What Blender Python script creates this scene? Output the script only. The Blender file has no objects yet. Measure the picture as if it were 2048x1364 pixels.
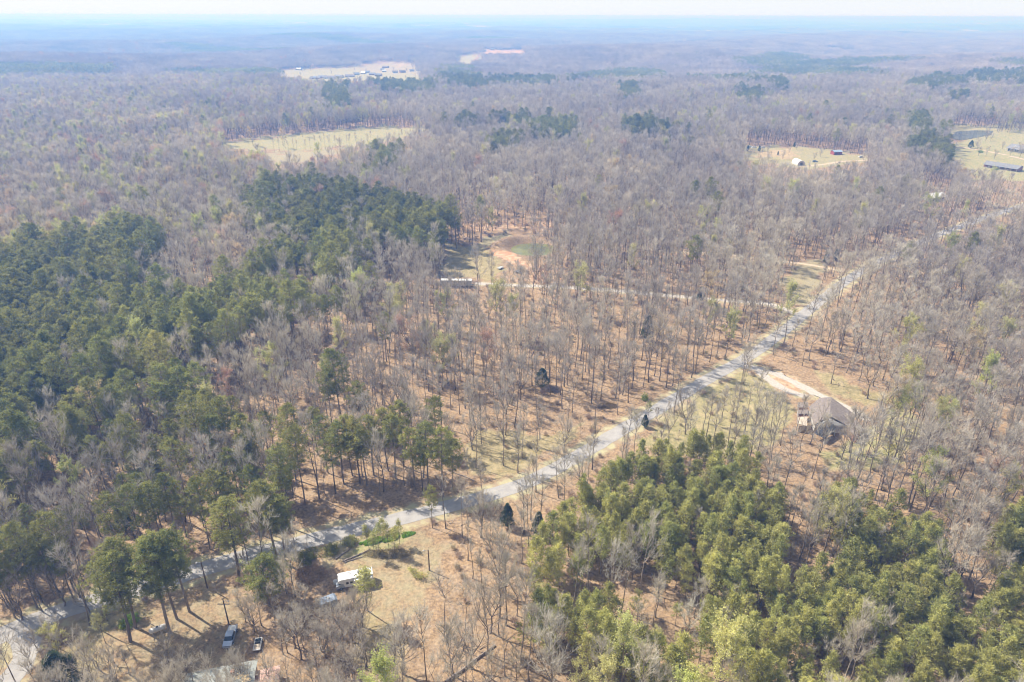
import bpy, math, random
import numpy as np
from mathutils import Vector, Matrix
R = math.radians
rng = np.random.default_rng(7)
random.seed(7)

# ------------------------------------------------------------------ camera, sky, sun, exposure
sc = bpy.context.scene
COL = sc.collection
CAM_H, PITCH, FPX = 120.0, 25.5, 1365.0          # metres above ground, degrees down, focal length in photo pixels (photo 2048 wide)
cd = bpy.data.cameras.new('camera'); cam = bpy.data.objects.new('camera', cd); COL.objects.link(cam)
cam.location = (0, 0, CAM_H)
cam.rotation_euler = (R(90 - PITCH), R(-0.14), 0)
cd.sensor_fit = 'HORIZONTAL'; cd.sensor_width = 36; cd.lens = 36 * FPX / 2048
cd.clip_start = 1; cd.clip_end = 90000
sc.camera = cam
HAZE_DENSITY, HAZE_COLOR = 0.00048, (.15, .40, 1.0)
SUN_EL, SUN_AZ = 49.0, 29.0        # azimuth: degrees beyond the left (-x) axis towards +y
sdir = Vector((-math.cos(R(SUN_AZ)) * math.cos(R(SUN_EL)), math.sin(R(SUN_AZ)) * math.cos(R(SUN_EL)), math.sin(R(SUN_EL))))
world = bpy.data.worlds.new('World'); sc.world = world; world.use_nodes = True
wn = world.node_tree
bg = wn.nodes['Background']
sky = wn.nodes.new('ShaderNodeTexSky'); sky.sky_type = 'NISHITA'; sky.sun_disc = False
sky.sun_elevation = R(SUN_EL)
sky.sun_rotation = math.atan2(sdir.x, sdir.y)
sky.altitude = 200; sky.air_density = 1.0; sky.dust_density = 1.5; sky.ozone_density = 1.0
tcw = wn.nodes.new('ShaderNodeTexCoord'); sx_ = wn.nodes.new('ShaderNodeSeparateXYZ'); mrw = wn.nodes.new('ShaderNodeMapRange'); mxw = wn.nodes.new('ShaderNodeMix'); mxw.data_type = 'RGBA'
wn.links.new(tcw.outputs['Generated'], sx_.inputs[0]); wn.links.new(sx_.outputs[2], mrw.inputs[0])          # a milky veil of thin cloud low in the sky
mrw.inputs[1].default_value = 0.0; mrw.inputs[2].default_value = 0.35; mrw.inputs[3].default_value = 0.92; mrw.inputs[4].default_value = 0.35
wn.links.new(mrw.outputs[0], mxw.inputs[0]); wn.links.new(sky.outputs[0], mxw.inputs[6]); mxw.inputs[7].default_value = (5.9, 6.15, 6.5, 1)
wn.links.new(mxw.outputs[2], bg.inputs[0]); bg.inputs[1].default_value = 0.105
sl = bpy.data.lights.new('sun', 'SUN'); so = bpy.data.objects.new('sun', sl); COL.objects.link(so)
sl.energy = 5.0; sl.angle = R(0.5); sl.color = (1.0, 0.965, 0.915)
so.rotation_euler = (-sdir).to_track_quat('-Z', 'Y').to_euler()
sc.view_settings.view_transform = 'Standard'; sc.view_settings.look = 'None'
sc.view_settings.exposure = 0.65; sc.view_settings.gamma = 1.0
cy = sc.cycles
cy.max_bounces = 5; cy.diffuse_bounces = 2; cy.glossy_bounces = 2; cy.transmission_bounces = 2; cy.volume_bounces = 0
cy.transparent_max_bounces = 6; cy.caustics_reflective = False; cy.caustics_refractive = False
cy.use_denoising = True
cy.pixel_filter_type = 'BLACKMAN_HARRIS'; cy.filter_width = 1.15

# ------------------------------------------------------------------ terrain and camera geometry
def hgt(x, y):
    """ground height: flat near by, gently rolling far off"""
    x = np.asarray(x, float); y = np.asarray(y, float)
    r = np.hypot(x, y)
    t = np.clip((r - 480) / 1900, 0, 1); t = t * t * (3 - 2 * t)
    u = np.clip((r - 3500) / 14000, 0, 1)
    a = (np.sin(x / 410 + 1.3 + 0.6 * np.sin(y / 730)) * np.sin(y / 350 + 0.4) + 0.6 * np.sin(x / 190 - y / 260 + 2) + 0.4 * np.sin(y / 170 + x / 520))
    b = np.sin(x / 2600 + 0.7) * np.sin(y / 3100 + 2.0) + 0.5 * np.sin(x / 1500 - y / 2100)
    n = 0.25 * np.sin(x / 9.0 + 0.5 * np.sin(y / 7)) * np.sin(y / 11.0) + 0.5 * np.sin(x / 47 + 1) * np.sin(y / 39)
    dx, dy = x - 12.5, y - 375.0; rp = np.hypot(dx, dy * 1.12); an = np.arctan2(dy, dx)
    basin = -1.9 / (1 + np.exp((rp - 13.0) / 1.0))                          # the dug pond ...
    bermf = np.clip(np.cos(an - 2.55), 0, 1) ** 1.2
    berm = 3.5 * bermf * np.exp(-((rp - 19.5) / 4.0) ** 2)                        # ... and the dam thrown up on its far left side
    flat = 1 / (1 + np.exp((rp - 26) / 4))
    return 12 * t * a + 38 * u * b + n * np.clip(r / 200, .3, 1) * (1 - flat) + basin + berm
POND_Z = -.75
_cp, _sp = math.cos(R(PITCH)), math.sin(R(PITCH))
_cr, _sr = math.cos(R(-0.14)), math.sin(R(-0.14))
M3 = np.array(cam.rotation_euler.to_matrix())
def project(x, y, z):
    """world -> photo pixels (2048 x 1364)"""
    d = np.stack([np.asarray(x, float), np.asarray(y, float), np.asarray(z, float) - CAM_H], -1) @ M3
    dz = np.where(-d[..., 2] < 1, np.nan, -d[..., 2])
    return 1024 + FPX * d[..., 0] / dz, 682 - FPX * d[..., 1] / dz, dz
def P(px, py, dz=0.0):
    """photo pixel -> the world point dz above the ground that it shows"""
    v = M3 @ np.array([(px - 1024) / FPX, (682 - py) / FPX, -1.0]); v /= np.hypot(v[0], v[1])
    t, step = 20.0, 4.0
    while t < 42000:
        x, y, z = v[0] * t, v[1] * t, CAM_H + v[2] * t
        if z < float(hgt(x, y)) + dz: break
        t += step; step = max(1.0, t * 0.01)
    lo, hi = t - step, t
    for _ in range(18):
        m = (lo + hi) / 2
        if CAM_H + v[2] * m < float(hgt(v[0] * m, v[1] * m)) + dz: hi = m
        else: lo = m
    return Vector((v[0] * hi, v[1] * hi, CAM_H + v[2] * hi))
def gz(x, y): return float(hgt(x, y))
def inpoly(px, py, poly):
    px = np.asarray(px, float); py = np.asarray(py, float)
    r = np.zeros(px.shape, bool); n = len(poly)
    for i in range(n):
        x0, y0 = poly[i]; x1, y1 = poly[(i + 1) % n]
        if y0 == y1: continue
        c = ((y0 > py) != (y1 > py)) & (px < (x1 - x0) * (py - y0) / (y1 - y0) + x0)
        r ^= c
    return r
def inany(px, py, polys):
    r = np.zeros(np.shape(px), bool)
    for p in polys: r |= inpoly(px, py, p)
    return r

# ------------------------------------------------------------------ materials
def mat(name, col, rough=0.9, metal=0.0, spec=0.3):
    m = bpy.data.materials.new(name); m.use_nodes = True
    b = m.node_tree.nodes['Principled BSDF']
    b.inputs['Base Color'].default_value = (*col, 1); b.inputs['Roughness'].default_value = rough
    b.inputs['Metallic'].default_value = metal; b.inputs['Specular IOR Level'].default_value = spec
    return m
def N(m, t, **k):
    n = m.node_tree.nodes.new(t)
    for a, v in k.items(): setattr(n, a, v)
    return n
def L(m, a, b): m.node_tree.links.new(a, b)
def noisy(name, c0, c1, scale, rough=0.9, detail=4.0, metal=0.0, bump=0.0, spec=0.3, stretch=None, lo=0.35, hi=0.65):
    """a surface whose colour wanders between two tones"""
    m = mat(name, c0, rough, metal, spec); b = m.node_tree.nodes['Principled BSDF']
    tc = N(m, 'ShaderNodeTexCoord'); mp = N(m, 'ShaderNodeMapping'); L(m, tc.outputs['Object'], mp.inputs[0])
    if stretch: mp.inputs['Scale'].default_value = stretch
    nz = N(m, 'ShaderNodeTexNoise'); nz.inputs['Scale'].default_value = scale; nz.inputs['Detail'].default_value = detail
    L(m, mp.outputs[0], nz.inputs['Vector'])
    r = N(m, 'ShaderNodeValToRGB'); r.color_ramp.elements[0].position = lo; r.color_ramp.elements[1].position = hi
    r.color_ramp.elements[0].color = (*c0, 1); r.color_ramp.elements[1].color = (*c1, 1)
    L(m, nz.outputs[0], r.inputs[0]); L(m, r.outputs[0], b.inputs['Base Color'])
    if bump:
        bp = N(m, 'ShaderNodeBump'); bp.inputs['Strength'].default_value = bump; bp.inputs['Distance'].default_value = 0.05
        L(m, nz.outputs[0], bp.inputs['Height']); L(m, bp.outputs[0], b.inputs['Normal'])
    return m
def tree_mat(name, stops, vscale=0.5, contrast=0.35, transl=0.0, rough=0.85):
    """bark or leaf: one tone per tree picked from a ramp, mottled from clump to clump"""
    m = mat(name, stops[0], rough, 0, 0.2); nt = m.node_tree; b = nt.nodes['Principled BSDF']
    oi = N(m, 'ShaderNodeObjectInfo'); r = N(m, 'ShaderNodeValToRGB'); cr = r.color_ramp
    for i, s in enumerate(stops):
        e = cr.elements[i] if i < 2 else cr.elements.new(0.5)
        e.position = i / max(1, len(stops) - 1); e.color = (*s, 1)
    L(m, oi.outputs['Random'], r.inputs[0])
    g = N(m, 'ShaderNodeNewGeometry')
    nz = N(m, 'ShaderNodeTexNoise'); nz.inputs['Scale'].default_value = vscale; nz.inputs['Detail'].default_value = 3
    L(m, g.outputs['Position'], nz.inputs['Vector'])
    mr = N(m, 'ShaderNodeMapRange'); mr.inputs[1].default_value = 0.3; mr.inputs[2].default_value = 0.7
    mr.inputs[3].default_value = 1 - contrast; mr.inputs[4].default_value = 1 + contrast; L(m, nz.outputs[0], mr.inputs[0])
    ml = N(m, 'ShaderNodeVectorMath', operation='SCALE'); L(m, r.outputs[0], ml.inputs[0]); L(m, mr.outputs[0], ml.inputs['Scale'])
    n2 = N(m, 'ShaderNodeTexNoise'); n2.inputs['Scale'].default_value = .011; n2.inputs['Detail'].default_value = 4; L(m, g.outputs['Position'], n2.inputs['Vector'])
    r2 = N(m, 'ShaderNodeMapRange'); r2.inputs[1].default_value = .36; r2.inputs[2].default_value = .64; L(m, n2.outputs[0], r2.inputs[0])
    cm = N(m, 'ShaderNodeMix', data_type='RGBA'); cm.blend_type = 'MIX'; cm.inputs[6].default_value = (.80, .76, .78, 1); cm.inputs[7].default_value = (1.10, 1.06, 1.0, 1); L(m, r2.outputs[0], cm.inputs[0])
    m2 = N(m, 'ShaderNodeVectorMath', operation='MULTIPLY'); L(m, ml.outputs[0], m2.inputs[0]); L(m, cm.outputs[2], m2.inputs[1]); ml = m2
    L(m, ml.outputs[0], b.inputs['Base Color'])
    if transl:
        tr = N(m, 'ShaderNodeBsdfTranslucent'); mx = N(m, 'ShaderNodeMixShader'); mx.inputs[0].default_value = transl
        L(m, ml.outputs[0], tr.inputs[0]); L(m, b.outputs[0], mx.inputs[1]); L(m, tr.outputs[0], mx.inputs[2])
        L(m, mx.outputs[0], nt.nodes['Material Output'].inputs[0])
    return m

BARK = tree_mat('bark_hardwood', [(.15, .12, .09), (.24, .20, .16), (.18, .14, .105), (.30, .26, .21)], 0.7, 0.3)
TWIG = tree_mat('twig_hardwood', [(.44, .395, .31), (.59, .555, .46), (.50, .45, .355), (.63, .60, .51), (.45, .39, .30), (.55, .52, .43), (.38, .345, .28), (.59, .54, .435)], 0.12, 0.18, 0.25)
PALEBARK = tree_mat('bark_hardwood', [(.15, .12, .09), (.24, .20, .16), (.18, .14, .105), (.30, .26, .21)], 0.7, 0.3)
PBARK = tree_mat('bark_hardwood', [(.15, .12, .09), (.24, .20, .16), (.18, .14, .105), (.30, .26, .21)], 0.7, 0.3)
NEEDLE = tree_mat('needles_pine', [(.34, .35, .11), (.41, .41, .125), (.29, .32, .10), (.46, .44, .14), (.36, .36, .11)], 0.45, 0.35, 0.4)
YNEEDLE = tree_mat('needles_young_pine', [(.48, .49, .16), (.57, .56, .20), (.40, .43, .145), (.64, .59, .25), (.50, .49, .165)], 0.5, 0.4, 0.4)
CEDARLEAF = tree_mat('foliage_cedar', [(.11, .15, .07), (.13, .17, .08)], 0.6, 0.35, 0.3)
FARWOOD = tree_mat('twig_far_wood', [(.46, .42, .35), (.58, .53, .46), (.50, .455, .38)], 0.05, 0.2)
SPRING = tree_mat('leaves_spring', [(.62, .62, .22), (.66, .64, .28), (.60, .60, .28), (.64, .62, .34), (.56, .62, .20)], 0.3, 0.15, 0.5)
BUDRED = tree_mat('buds_red', [(.60, .40, .28), (.62, .44, .32), (.58, .36, .26)], 0.3, 0.15, 0.4)
BUDOCHRE = tree_mat('buds_ochre', [(.70, .58, .28), (.66, .54, .32), (.68, .56, .36)], 0.3, 0.15, 0.4)
BRUSH = tree_mat('brush_twigs', [(.44, .33, .25), (.48, .38, .30), (.40, .29, .22), (.40, .37, .22)], 0.3, 0.25)

# ------------------------------------------------------------------ mesh helpers
class MB:
    """collects verts and faces of one mesh"""
    def __init__(s): s.v = []; s.f = []; s.m = []; s.nv = 0
    def add(s, verts, faces, mi=0):
        verts = np.asarray(verts, np.float32).reshape(-1, 3)
        s.v.append(verts)
        for f in faces: s.f.append(tuple(int(i) + s.nv for i in f)); s.m.append(mi)
        s.nv += len(verts)
    def box(s, c, d, rz=0.0, mi=0, taper=1.0, bevel=0.0):
        x, y, z = d[0] / 2, d[1] / 2, d[2] / 2
        if bevel > 0:
            b = min(bevel, x * .45, y * .45, z * .45); pts = []
            rings = [(-z, b, 1), (-z + b, 0, 1), (z - b, 0, taper), (z, b, taper)]
            for zz, ins, tp in rings:
                X, Y = (x * tp - ins), (y * tp - ins)
                k = b * .5 if ins == 0 else b * .3
                pts += [(-X + k, -Y, zz), (X - k, -Y, zz), (X, -Y + k, zz), (X, Y - k, zz), (X - k, Y, zz), (-X + k, Y, zz), (-X, Y - k, zz), (-X, -Y + k, zz)]
            fs = [tuple(reversed(range(8))), tuple(range(24, 32))]
            for r_ in range(3):
                for i in range(8): fs.append((r_ * 8 + i, r_ * 8 + (i + 1) % 8, r_ * 8 + 8 + (i + 1) % 8, r_ * 8 + 8 + i))
        else:
            pts = [(-x, -y, -z), (x, -y, -z), (x, y, -z), (-x, y, -z), (-x * taper, -y * taper, z), (x * taper, -y * taper, z), (x * taper, y * taper, z), (-x * taper, y * taper, z)]
            fs = [(3, 2, 1, 0), (4, 5, 6, 7), (0, 1, 5, 4), (1, 2, 6, 5), (2, 3, 7, 6), (3, 0, 4, 7)]
        p = np.array(pts); ca, sa = math.cos(rz), math.sin(rz)
        q = np.stack([p[:, 0] * ca - p[:, 1] * sa + c[0], p[:, 0] * sa + p[:, 1] * ca + c[1], p[:, 2] + c[2]], -1)
        s.add(q, fs, mi)
    def tube(s, pts, rad, n=5, mi=0, cap=True):
        pts = np.asarray(pts, float); k = len(pts); rad = np.broadcast_to(np.asarray(rad, float), (k,))
        t = np.gradient(pts, axis=0); t /= np.linalg.norm(t, axis=1)[:, None] + 1e-9
        ref = np.array([1.0, 0, 0]) if abs(t[0][0]) < 0.8 else np.array([0, 1.0, 0])
        a = np.cross(t, ref); a /= np.linalg.norm(a, axis=1)[:, None] + 1e-9; b = np.cross(t, a)
        an = np.arange(n) * 2 * math.pi / n
        ring = pts[:, None] + rad[:, None, None] * (a[:, None] * np.cos(an)[None, :, None] + b[:, None] * np.sin(an)[None, :, None])
        fs = [(i * n + j, i * n + (j + 1) % n, (i + 1) * n + (j + 1) % n, (i + 1) * n + j) for i in range(k - 1) for j in range(n)]
        if cap: fs += [tuple(range(n)), tuple(range((k - 1) * n, k * n))]
        s.add(ring.reshape(-1, 3), fs, mi)
    def prism(s, poly, y0, y1, mi=0, axis='y'):
        """extrude a polygon of (x, z) along y"""
        n = len(poly)
        v = [(p[0], y0, p[1]) for p in poly] + [(p[0], y1, p[1]) for p in poly]
        s.add(v, [tuple(range(n)), tuple(reversed(range(n, 2 * n)))] + [(i, n + i, n + (i + 1) % n, (i + 1) % n) for i in range(n)], mi)
    def slab(s, top, thick, mi=0):
        """a sloping sheet with thickness: top = world corner points"""
        n = len(top); v = [tuple(p) for p in top] + [(p[0], p[1], p[2] - thick) for p in top]
        s.add(v, [tuple(range(n)), tuple(reversed(range(n, 2 * n)))] + [(i, n + i, n + (i + 1) % n, (i + 1) % n) for i in range(n)], mi)
    def mesh(s, name, mats, smooth=False):
        me = bpy.data.meshes.new(name)
        if s.nv: me.from_pydata(np.concatenate(s.v).tolist(), [], s.f)
        for m in (mats if isinstance(mats, (list, tuple)) else [mats]): me.materials.append(m)
        if any(s.m): me.polygons.foreach_set('material_index', s.m)
        if smooth: me.polygons.foreach_set('use_smooth', [True] * len(me.polygons))
        me.update(); return me
def mesh_obj(name, me, parent=None, loc=None):
    o = bpy.data.objects.new(name, me); COL.objects.link(o)
    if parent: o.parent = parent
    if loc is not None: o.location = loc
    return o
def tag(o, label=None, cat=None, group=None, kind=None):
    if label: o['label'] = label
    if cat: o['category'] = cat
    if group: o['group'] = group
    if kind: o['kind'] = kind
    return o
def thing(name, label, cat, loc, rz=0.0, group=None):
    o = bpy.data.objects.new(name, None); COL.objects.link(o); o.location = loc; o.rotation_euler = (0, 0, rz)
    o.empty_display_size = 0.5
    return tag(o, label, cat, group)
def big_mesh(name, V, F3, mats, mi=None, smooth=False):
    """triangle mesh straight from arrays"""
    me = bpy.data.meshes.new(name); nf = len(F3)
    me.vertices.add(len(V)); me.vertices.foreach_set('co', np.asarray(V, np.float32).ravel())
    me.loops.add(nf * 3); me.loops.foreach_set('vertex_index', np.asarray(F3, np.int32).ravel())
    me.polygons.add(nf); me.polygons.foreach_set('loop_start', np.arange(0, nf * 3, 3, dtype=np.int32))
    me.polygons.foreach_set('loop_total', np.full(nf, 3, np.int32))
    for m in mats: me.materials.append(m)
    if mi is not None: me.polygons.foreach_set('material_index', np.asarray(mi, np.int32))
    if smooth: me.polygons.foreach_set('use_smooth', np.ones(nf, bool))
    me.update(calc_edges=True); me.validate(); return me

# ------------------------------------------------------------------ tree shapes (arrays of triangles, reused by every tree of a kind)
def unit(v): return v / (np.linalg.norm(v, axis=-1, keepdims=True) + 1e-9)
def tri_tube(pts, rad, n):
    pts = np.asarray(pts, float); k = len(pts)
    t = unit(np.gradient(pts, axis=0)); ref = np.array([0, 1.0, 0]) if abs(t[0][1]) < .8 else np.array([1.0, 0, 0])
    a = unit(np.cross(t, ref)); b = np.cross(t, a); an = np.arange(n) * 2 * math.pi / n
    V = (pts[:, None] + np.asarray(rad)[:, None, None] * (a[:, None] * np.cos(an)[None, :, None] + b[:, None] * np.sin(an)[None, :, None])).reshape(-1, 3)
    F = []
    for i in range(k - 1):
        for j in range(n):
            p, q, r_, s_ = i * n + j, i * n + (j + 1) % n, (i + 1) * n + (j + 1) % n, (i + 1) * n + j
            F += [(p, q, r_), (p, r_, s_)]
    return V, np.array(F)
def blades(c, d, ln, w, g):
    """thin triangles from points c along d"""
    n = len(c); r = unit(np.cross(d, g.normal(size=(n, 3))))
    V = np.stack([c + r * (w / 2)[:, None], c - r * (w / 2)[:, None], c + d * ln[:, None]], 1).reshape(-1, 3)
    return V, np.arange(3 * n).reshape(-1, 3)
class Parts:
    def __init__(s): s.V = []; s.F = []; s.n = 0
    def add(s, VF):
        V, F = VF; s.V.append(V); s.F.append(F + s.n); s.n += len(V)
    def get(s): return (np.concatenate(s.V), np.concatenate(s.F)) if s.V else (np.zeros((0, 3)), np.zeros((0, 3), int))
def bend(p0, d0, ln, up, g, k=4, wob=0.12):
    pts = [p0]; d = d0
    for i in range(k):
        d = unit(d + np.array([0, 0, up]) + g.normal(size=3) * wob); pts.append(pts[-1] + d * ln / k)
    return np.array(pts), d
def bare_tree(seed, H=19, r=3.4, base=0.42, nl=13, ns=6, nt=19, tw=0.035, tl=1.25, trunk_r=0.175, leaves=0, leafsize=0.20, fork=False, narrow=1.0, sides=5):
    g = np.random.default_rng(seed); tr, cr, lf = Parts(), Parts(), Parts()
    k = 7; lean = g.normal(size=2) * 0.03
    zs = np.linspace(0, 1, k) * H * (0.86 if not fork else base + .08)
    tp = np.stack([lean[0] * zs + np.cumsum(g.normal(size=k) * .12), lean[1] * zs + np.cumsum(g.normal(size=k) * .12), zs], -1); tp[0, :2] = 0
    trad = trunk_r * (1 - 0.86 * (zs / H)) ; trad[0] *= 1.35
    tr.add(tri_tube(tp, trad, sides)); leaders = [(tp, trad)]
    if fork:
        for q in range(2 + seed % 2):
            a = g.uniform(0, 6.28); d0 = unit(np.array([math.cos(a) * .45, math.sin(a) * .45, 1]))
            pts, _ = bend(tp[-1], d0, H * (0.92 - base - .08), .12, g, 5, .07)
            rr = np.linspace(trad[-1] * .8, .03, len(pts)); tr.add(tri_tube(pts, rr, 4)); leaders.append((pts, rr))
    az = g.uniform(0, 6.28)
    for i in range(nl):
        f = base + (0.97 - base) * (i + g.uniform(0, .8)) / nl
        tpn, _r = leaders[g.integers(1, len(leaders))] if len(leaders) > 1 and f > base + .08 else leaders[0]
        zz = min(f * H, tpn[-1, 2]); p0 = np.array([np.interp(zz, tpn[:, 2], tpn[:, 0]), np.interp(zz, tpn[:, 2], tpn[:, 1]), zz])
        az += 2.4 + g.normal() * .4
        prof = math.sin(math.pi * min(1, ((f - base) / (1.02 - base)) * .75 + .22)) ** .7
        ln = r * prof * g.uniform(.8, 1.25); el = (0.62 + 0.75 * (f - base) / (1 - base)) * narrow
        d0 = unit(np.array([math.cos(az), math.sin(az), math.tan(min(1.35, el))]))
        pts, _ = bend(p0, d0, ln * 1.15, .10, g, 4, .13)
        lr = trunk_r * .42 * (1.05 - f) + .035
        tr.add(tri_tube(pts, np.linspace(lr, .02, len(pts)), 3))
        for j in range(ns):
            t = g.uniform(.25, 1) * (len(pts) - 1.001); q = int(t); s0 = pts[q] + (pts[q + 1] - pts[q]) * (t - q)
            d = unit(unit(pts[q + 1] - pts[q]) + g.normal(size=3) * .55 + np.array([0, 0, .3]))
            sp, dd = bend(s0, d, ln * g.uniform(.3, .55) + .4, .12, g, 3, .18)
            cr.add(tri_tube(sp, np.linspace(.03, .012, len(sp)), 3))
            u = g.uniform(.1, 1, nt) * (len(sp) - 1.001); qi = u.astype(int); c = sp[qi] + (sp[qi + 1] - sp[qi]) * (u - qi)[:, None]
            td = unit(d[None] * .8 + g.normal(size=(nt, 3)) * .5 + np.array([0, 0, .62]))
            tln = tl * g.uniform(.5, 1.3, nt); cr.add(blades(c, td, tln, np.full(nt, tw) * g.uniform(.7, 1.2, nt), g))
            if leaves:
                m = leaves; ii = g.integers(0, nt, m); lc = c[ii] + td[ii] * (tln[ii] * g.uniform(.3, 1, m))[:, None] + g.normal(size=(m, 3)) * .12
                lf.add(blades(lc, unit(g.normal(size=(m, 3))), np.full(m, leafsize) * g.uniform(.7, 1.3, m), np.full(m, leafsize * .9), g))
    return tr.get(), cr.get(), lf.get()
def pine_tree(seed, H=24, cb=0.5, r=3.6, nb=42, nt=5, nn=13, ln=0.55, w=0.15, trunk_r=.24, shape='round', up=.25, plume=.5):
    g = np.random.default_rng(seed); tr, cr = Parts(), Parts()
    k = 7; zs = np.linspace(0, 1, k) * H * .97; lean = g.normal(size=2) * .02
    tp = np.stack([lean[0] * zs + np.cumsum(g.normal(size=k) * .08), lean[1] * zs + np.cumsum(g.normal(size=k) * .08), zs], -1); tp[0, :2] = 0
    tr.add(tri_tube(tp, trunk_r * (1 - .85 * zs / H), 6))
    az = 0.0
    for i in range(nb):
        u = (i + g.uniform(0, .9)) / nb; z = H * (cb + (0.985 - cb) * u); az += 2.4 + g.normal() * .5
        if shape == 'round': prof = (1 - abs(u - .42) ** 1.7 * 2.1) if u > .42 else (.55 + .45 * u / .42)
        else: prof = (1 - u) ** .75 * .95 + .12
        bl = r * max(.15, prof) * g.uniform(.62, 1.2)
        p0 = np.array([np.interp(z, tp[:, 2], tp[:, 0]), np.interp(z, tp[:, 2], tp[:, 1]), z])
        d0 = unit(np.array([math.cos(az), math.sin(az), up * (.2 + 1.3 * u)]))
        pts, d = bend(p0, d0, bl, .05 if shape == 'round' else .10, g, 3, .12)
        tr.add(tri_tube(pts, np.linspace(.055 if shape == 'round' else .035, .015, len(pts)), 3))
        m = max(2, int(nt * (.5 + bl / r)))
        t = (g.uniform(.35 if shape == 'round' else .15, 1, m)) * (len(pts) - 1.001); q = t.astype(int)
        cc = pts[q] + (pts[q + 1] - pts[q]) * (t - q)[:, None] + g.normal(size=(m, 3)) * np.array([.32, .32, .2]) * (bl / 3 + .3)
        cc = np.concatenate([cc, pts[-1:]]); m += 1
        C = np.repeat(cc, nn, 0); D = unit(g.normal(size=(m * nn, 3)) * (1.1 - .35 * plume) + d * plume + np.array([0, 0, .45]))
        C = C + g.normal(size=C.shape) * (.16 if plume < .8 else .10)
        cr.add(blades(C, D, ln * g.uniform(.6, 1.2, m * nn), w * g.uniform(.6, 1.2, m * nn), g))
        if g.random() < .8:   # side shoots make the clumps
            for s_ in (-1, 1):
                e = pts[2] + unit(np.cross(d, [0, 0, 1.0])) * s_ * bl * .28 + np.array([0, 0, .1])
                tr.add(tri_tube(np.array([pts[1], e]), [.02, .01], 3))
                C = np.repeat(e[None] + g.normal(size=(2, 3)) * .2, nn, 0); D = unit(g.normal(size=(2 * nn, 3)) + np.array([0, 0, .5]))
                cr.add(blades(C + g.normal(size=C.shape) * .2, D, ln * g.uniform(.6, 1.2, 2 * nn), w * g.uniform(.6, 1.2, 2 * nn), g))
    return tr.get(), cr.get(), (np.zeros((0, 3)), np.zeros((0, 3), int))
def cedar_tree(seed, H=8, r=1.9):
    g = np.random.default_rng(seed); tr, cr = Parts(), Parts()
    tr.add(tri_tube([(0, 0, 0), (0, 0, H * .5), (0, 0, H * .95)], [.14, .09, .02], 5))
    n = 5200; u = g.uniform(0, 1, n) ** .8; a = g.uniform(0, 6.28, n)
    lump = 1 + .22 * np.sin(a * 3 + u * 9 + seed) + .15 * np.sin(a * 7 - u * 14)
    rad = r * np.clip(np.minimum(u * 5, (1 - u) ** .62 * 1.05), 0, 1) * lump * g.uniform(.55, 1.02, n) ** .6
    c = np.stack([np.cos(a) * rad, np.sin(a) * rad, H * (.06 + .93 * u)], -1)
    d = unit(np.stack([np.cos(a), np.sin(a), np.full(n, .9)], -1) + g.normal(size=(n, 3)) * .5)
    cr.add(blades(c, d, g.uniform(.25, .5, n), np.full(n, .13), g))
    return tr.get(), cr.get(), (np.zeros((0, 3)), np.zeros((0, 3), int))
class Proto:
    """one modelled tree shape: mesh of the trunk, mesh of the crown, and both in one mesh for the woodland masses"""
    def __init__(s, name, shape, mt, mc, ml=None):
        (tv, tf), (cv, cf), (lv, lf) = shape
        s.trunk = big_mesh(name + '_trunk', tv, tf, [mt])
        s.crown = big_mesh(name + '_crown', cv, cf, [mc])
        s.leaf = big_mesh(name + '_leaves', lv, lf, [ml]) if len(lf) else None
        V = np.concatenate([tv, cv, lv]); F = np.concatenate([tf, cf + len(tv), lf + len(tv) + len(cv)])
        mi = np.concatenate([np.zeros(len(tf)), np.ones(len(cf)), np.full(len(lf), 2)])
        s.full = big_mesh(name + '_whole', V, F, [mt, mc] + ([ml] if ml else []), mi)
        s.H = float(V[:, 2].max()); s.r = float(np.percentile(np.hypot(V[:, 0], V[:, 1]), 97)); s.VF = (V, F, mi)

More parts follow.
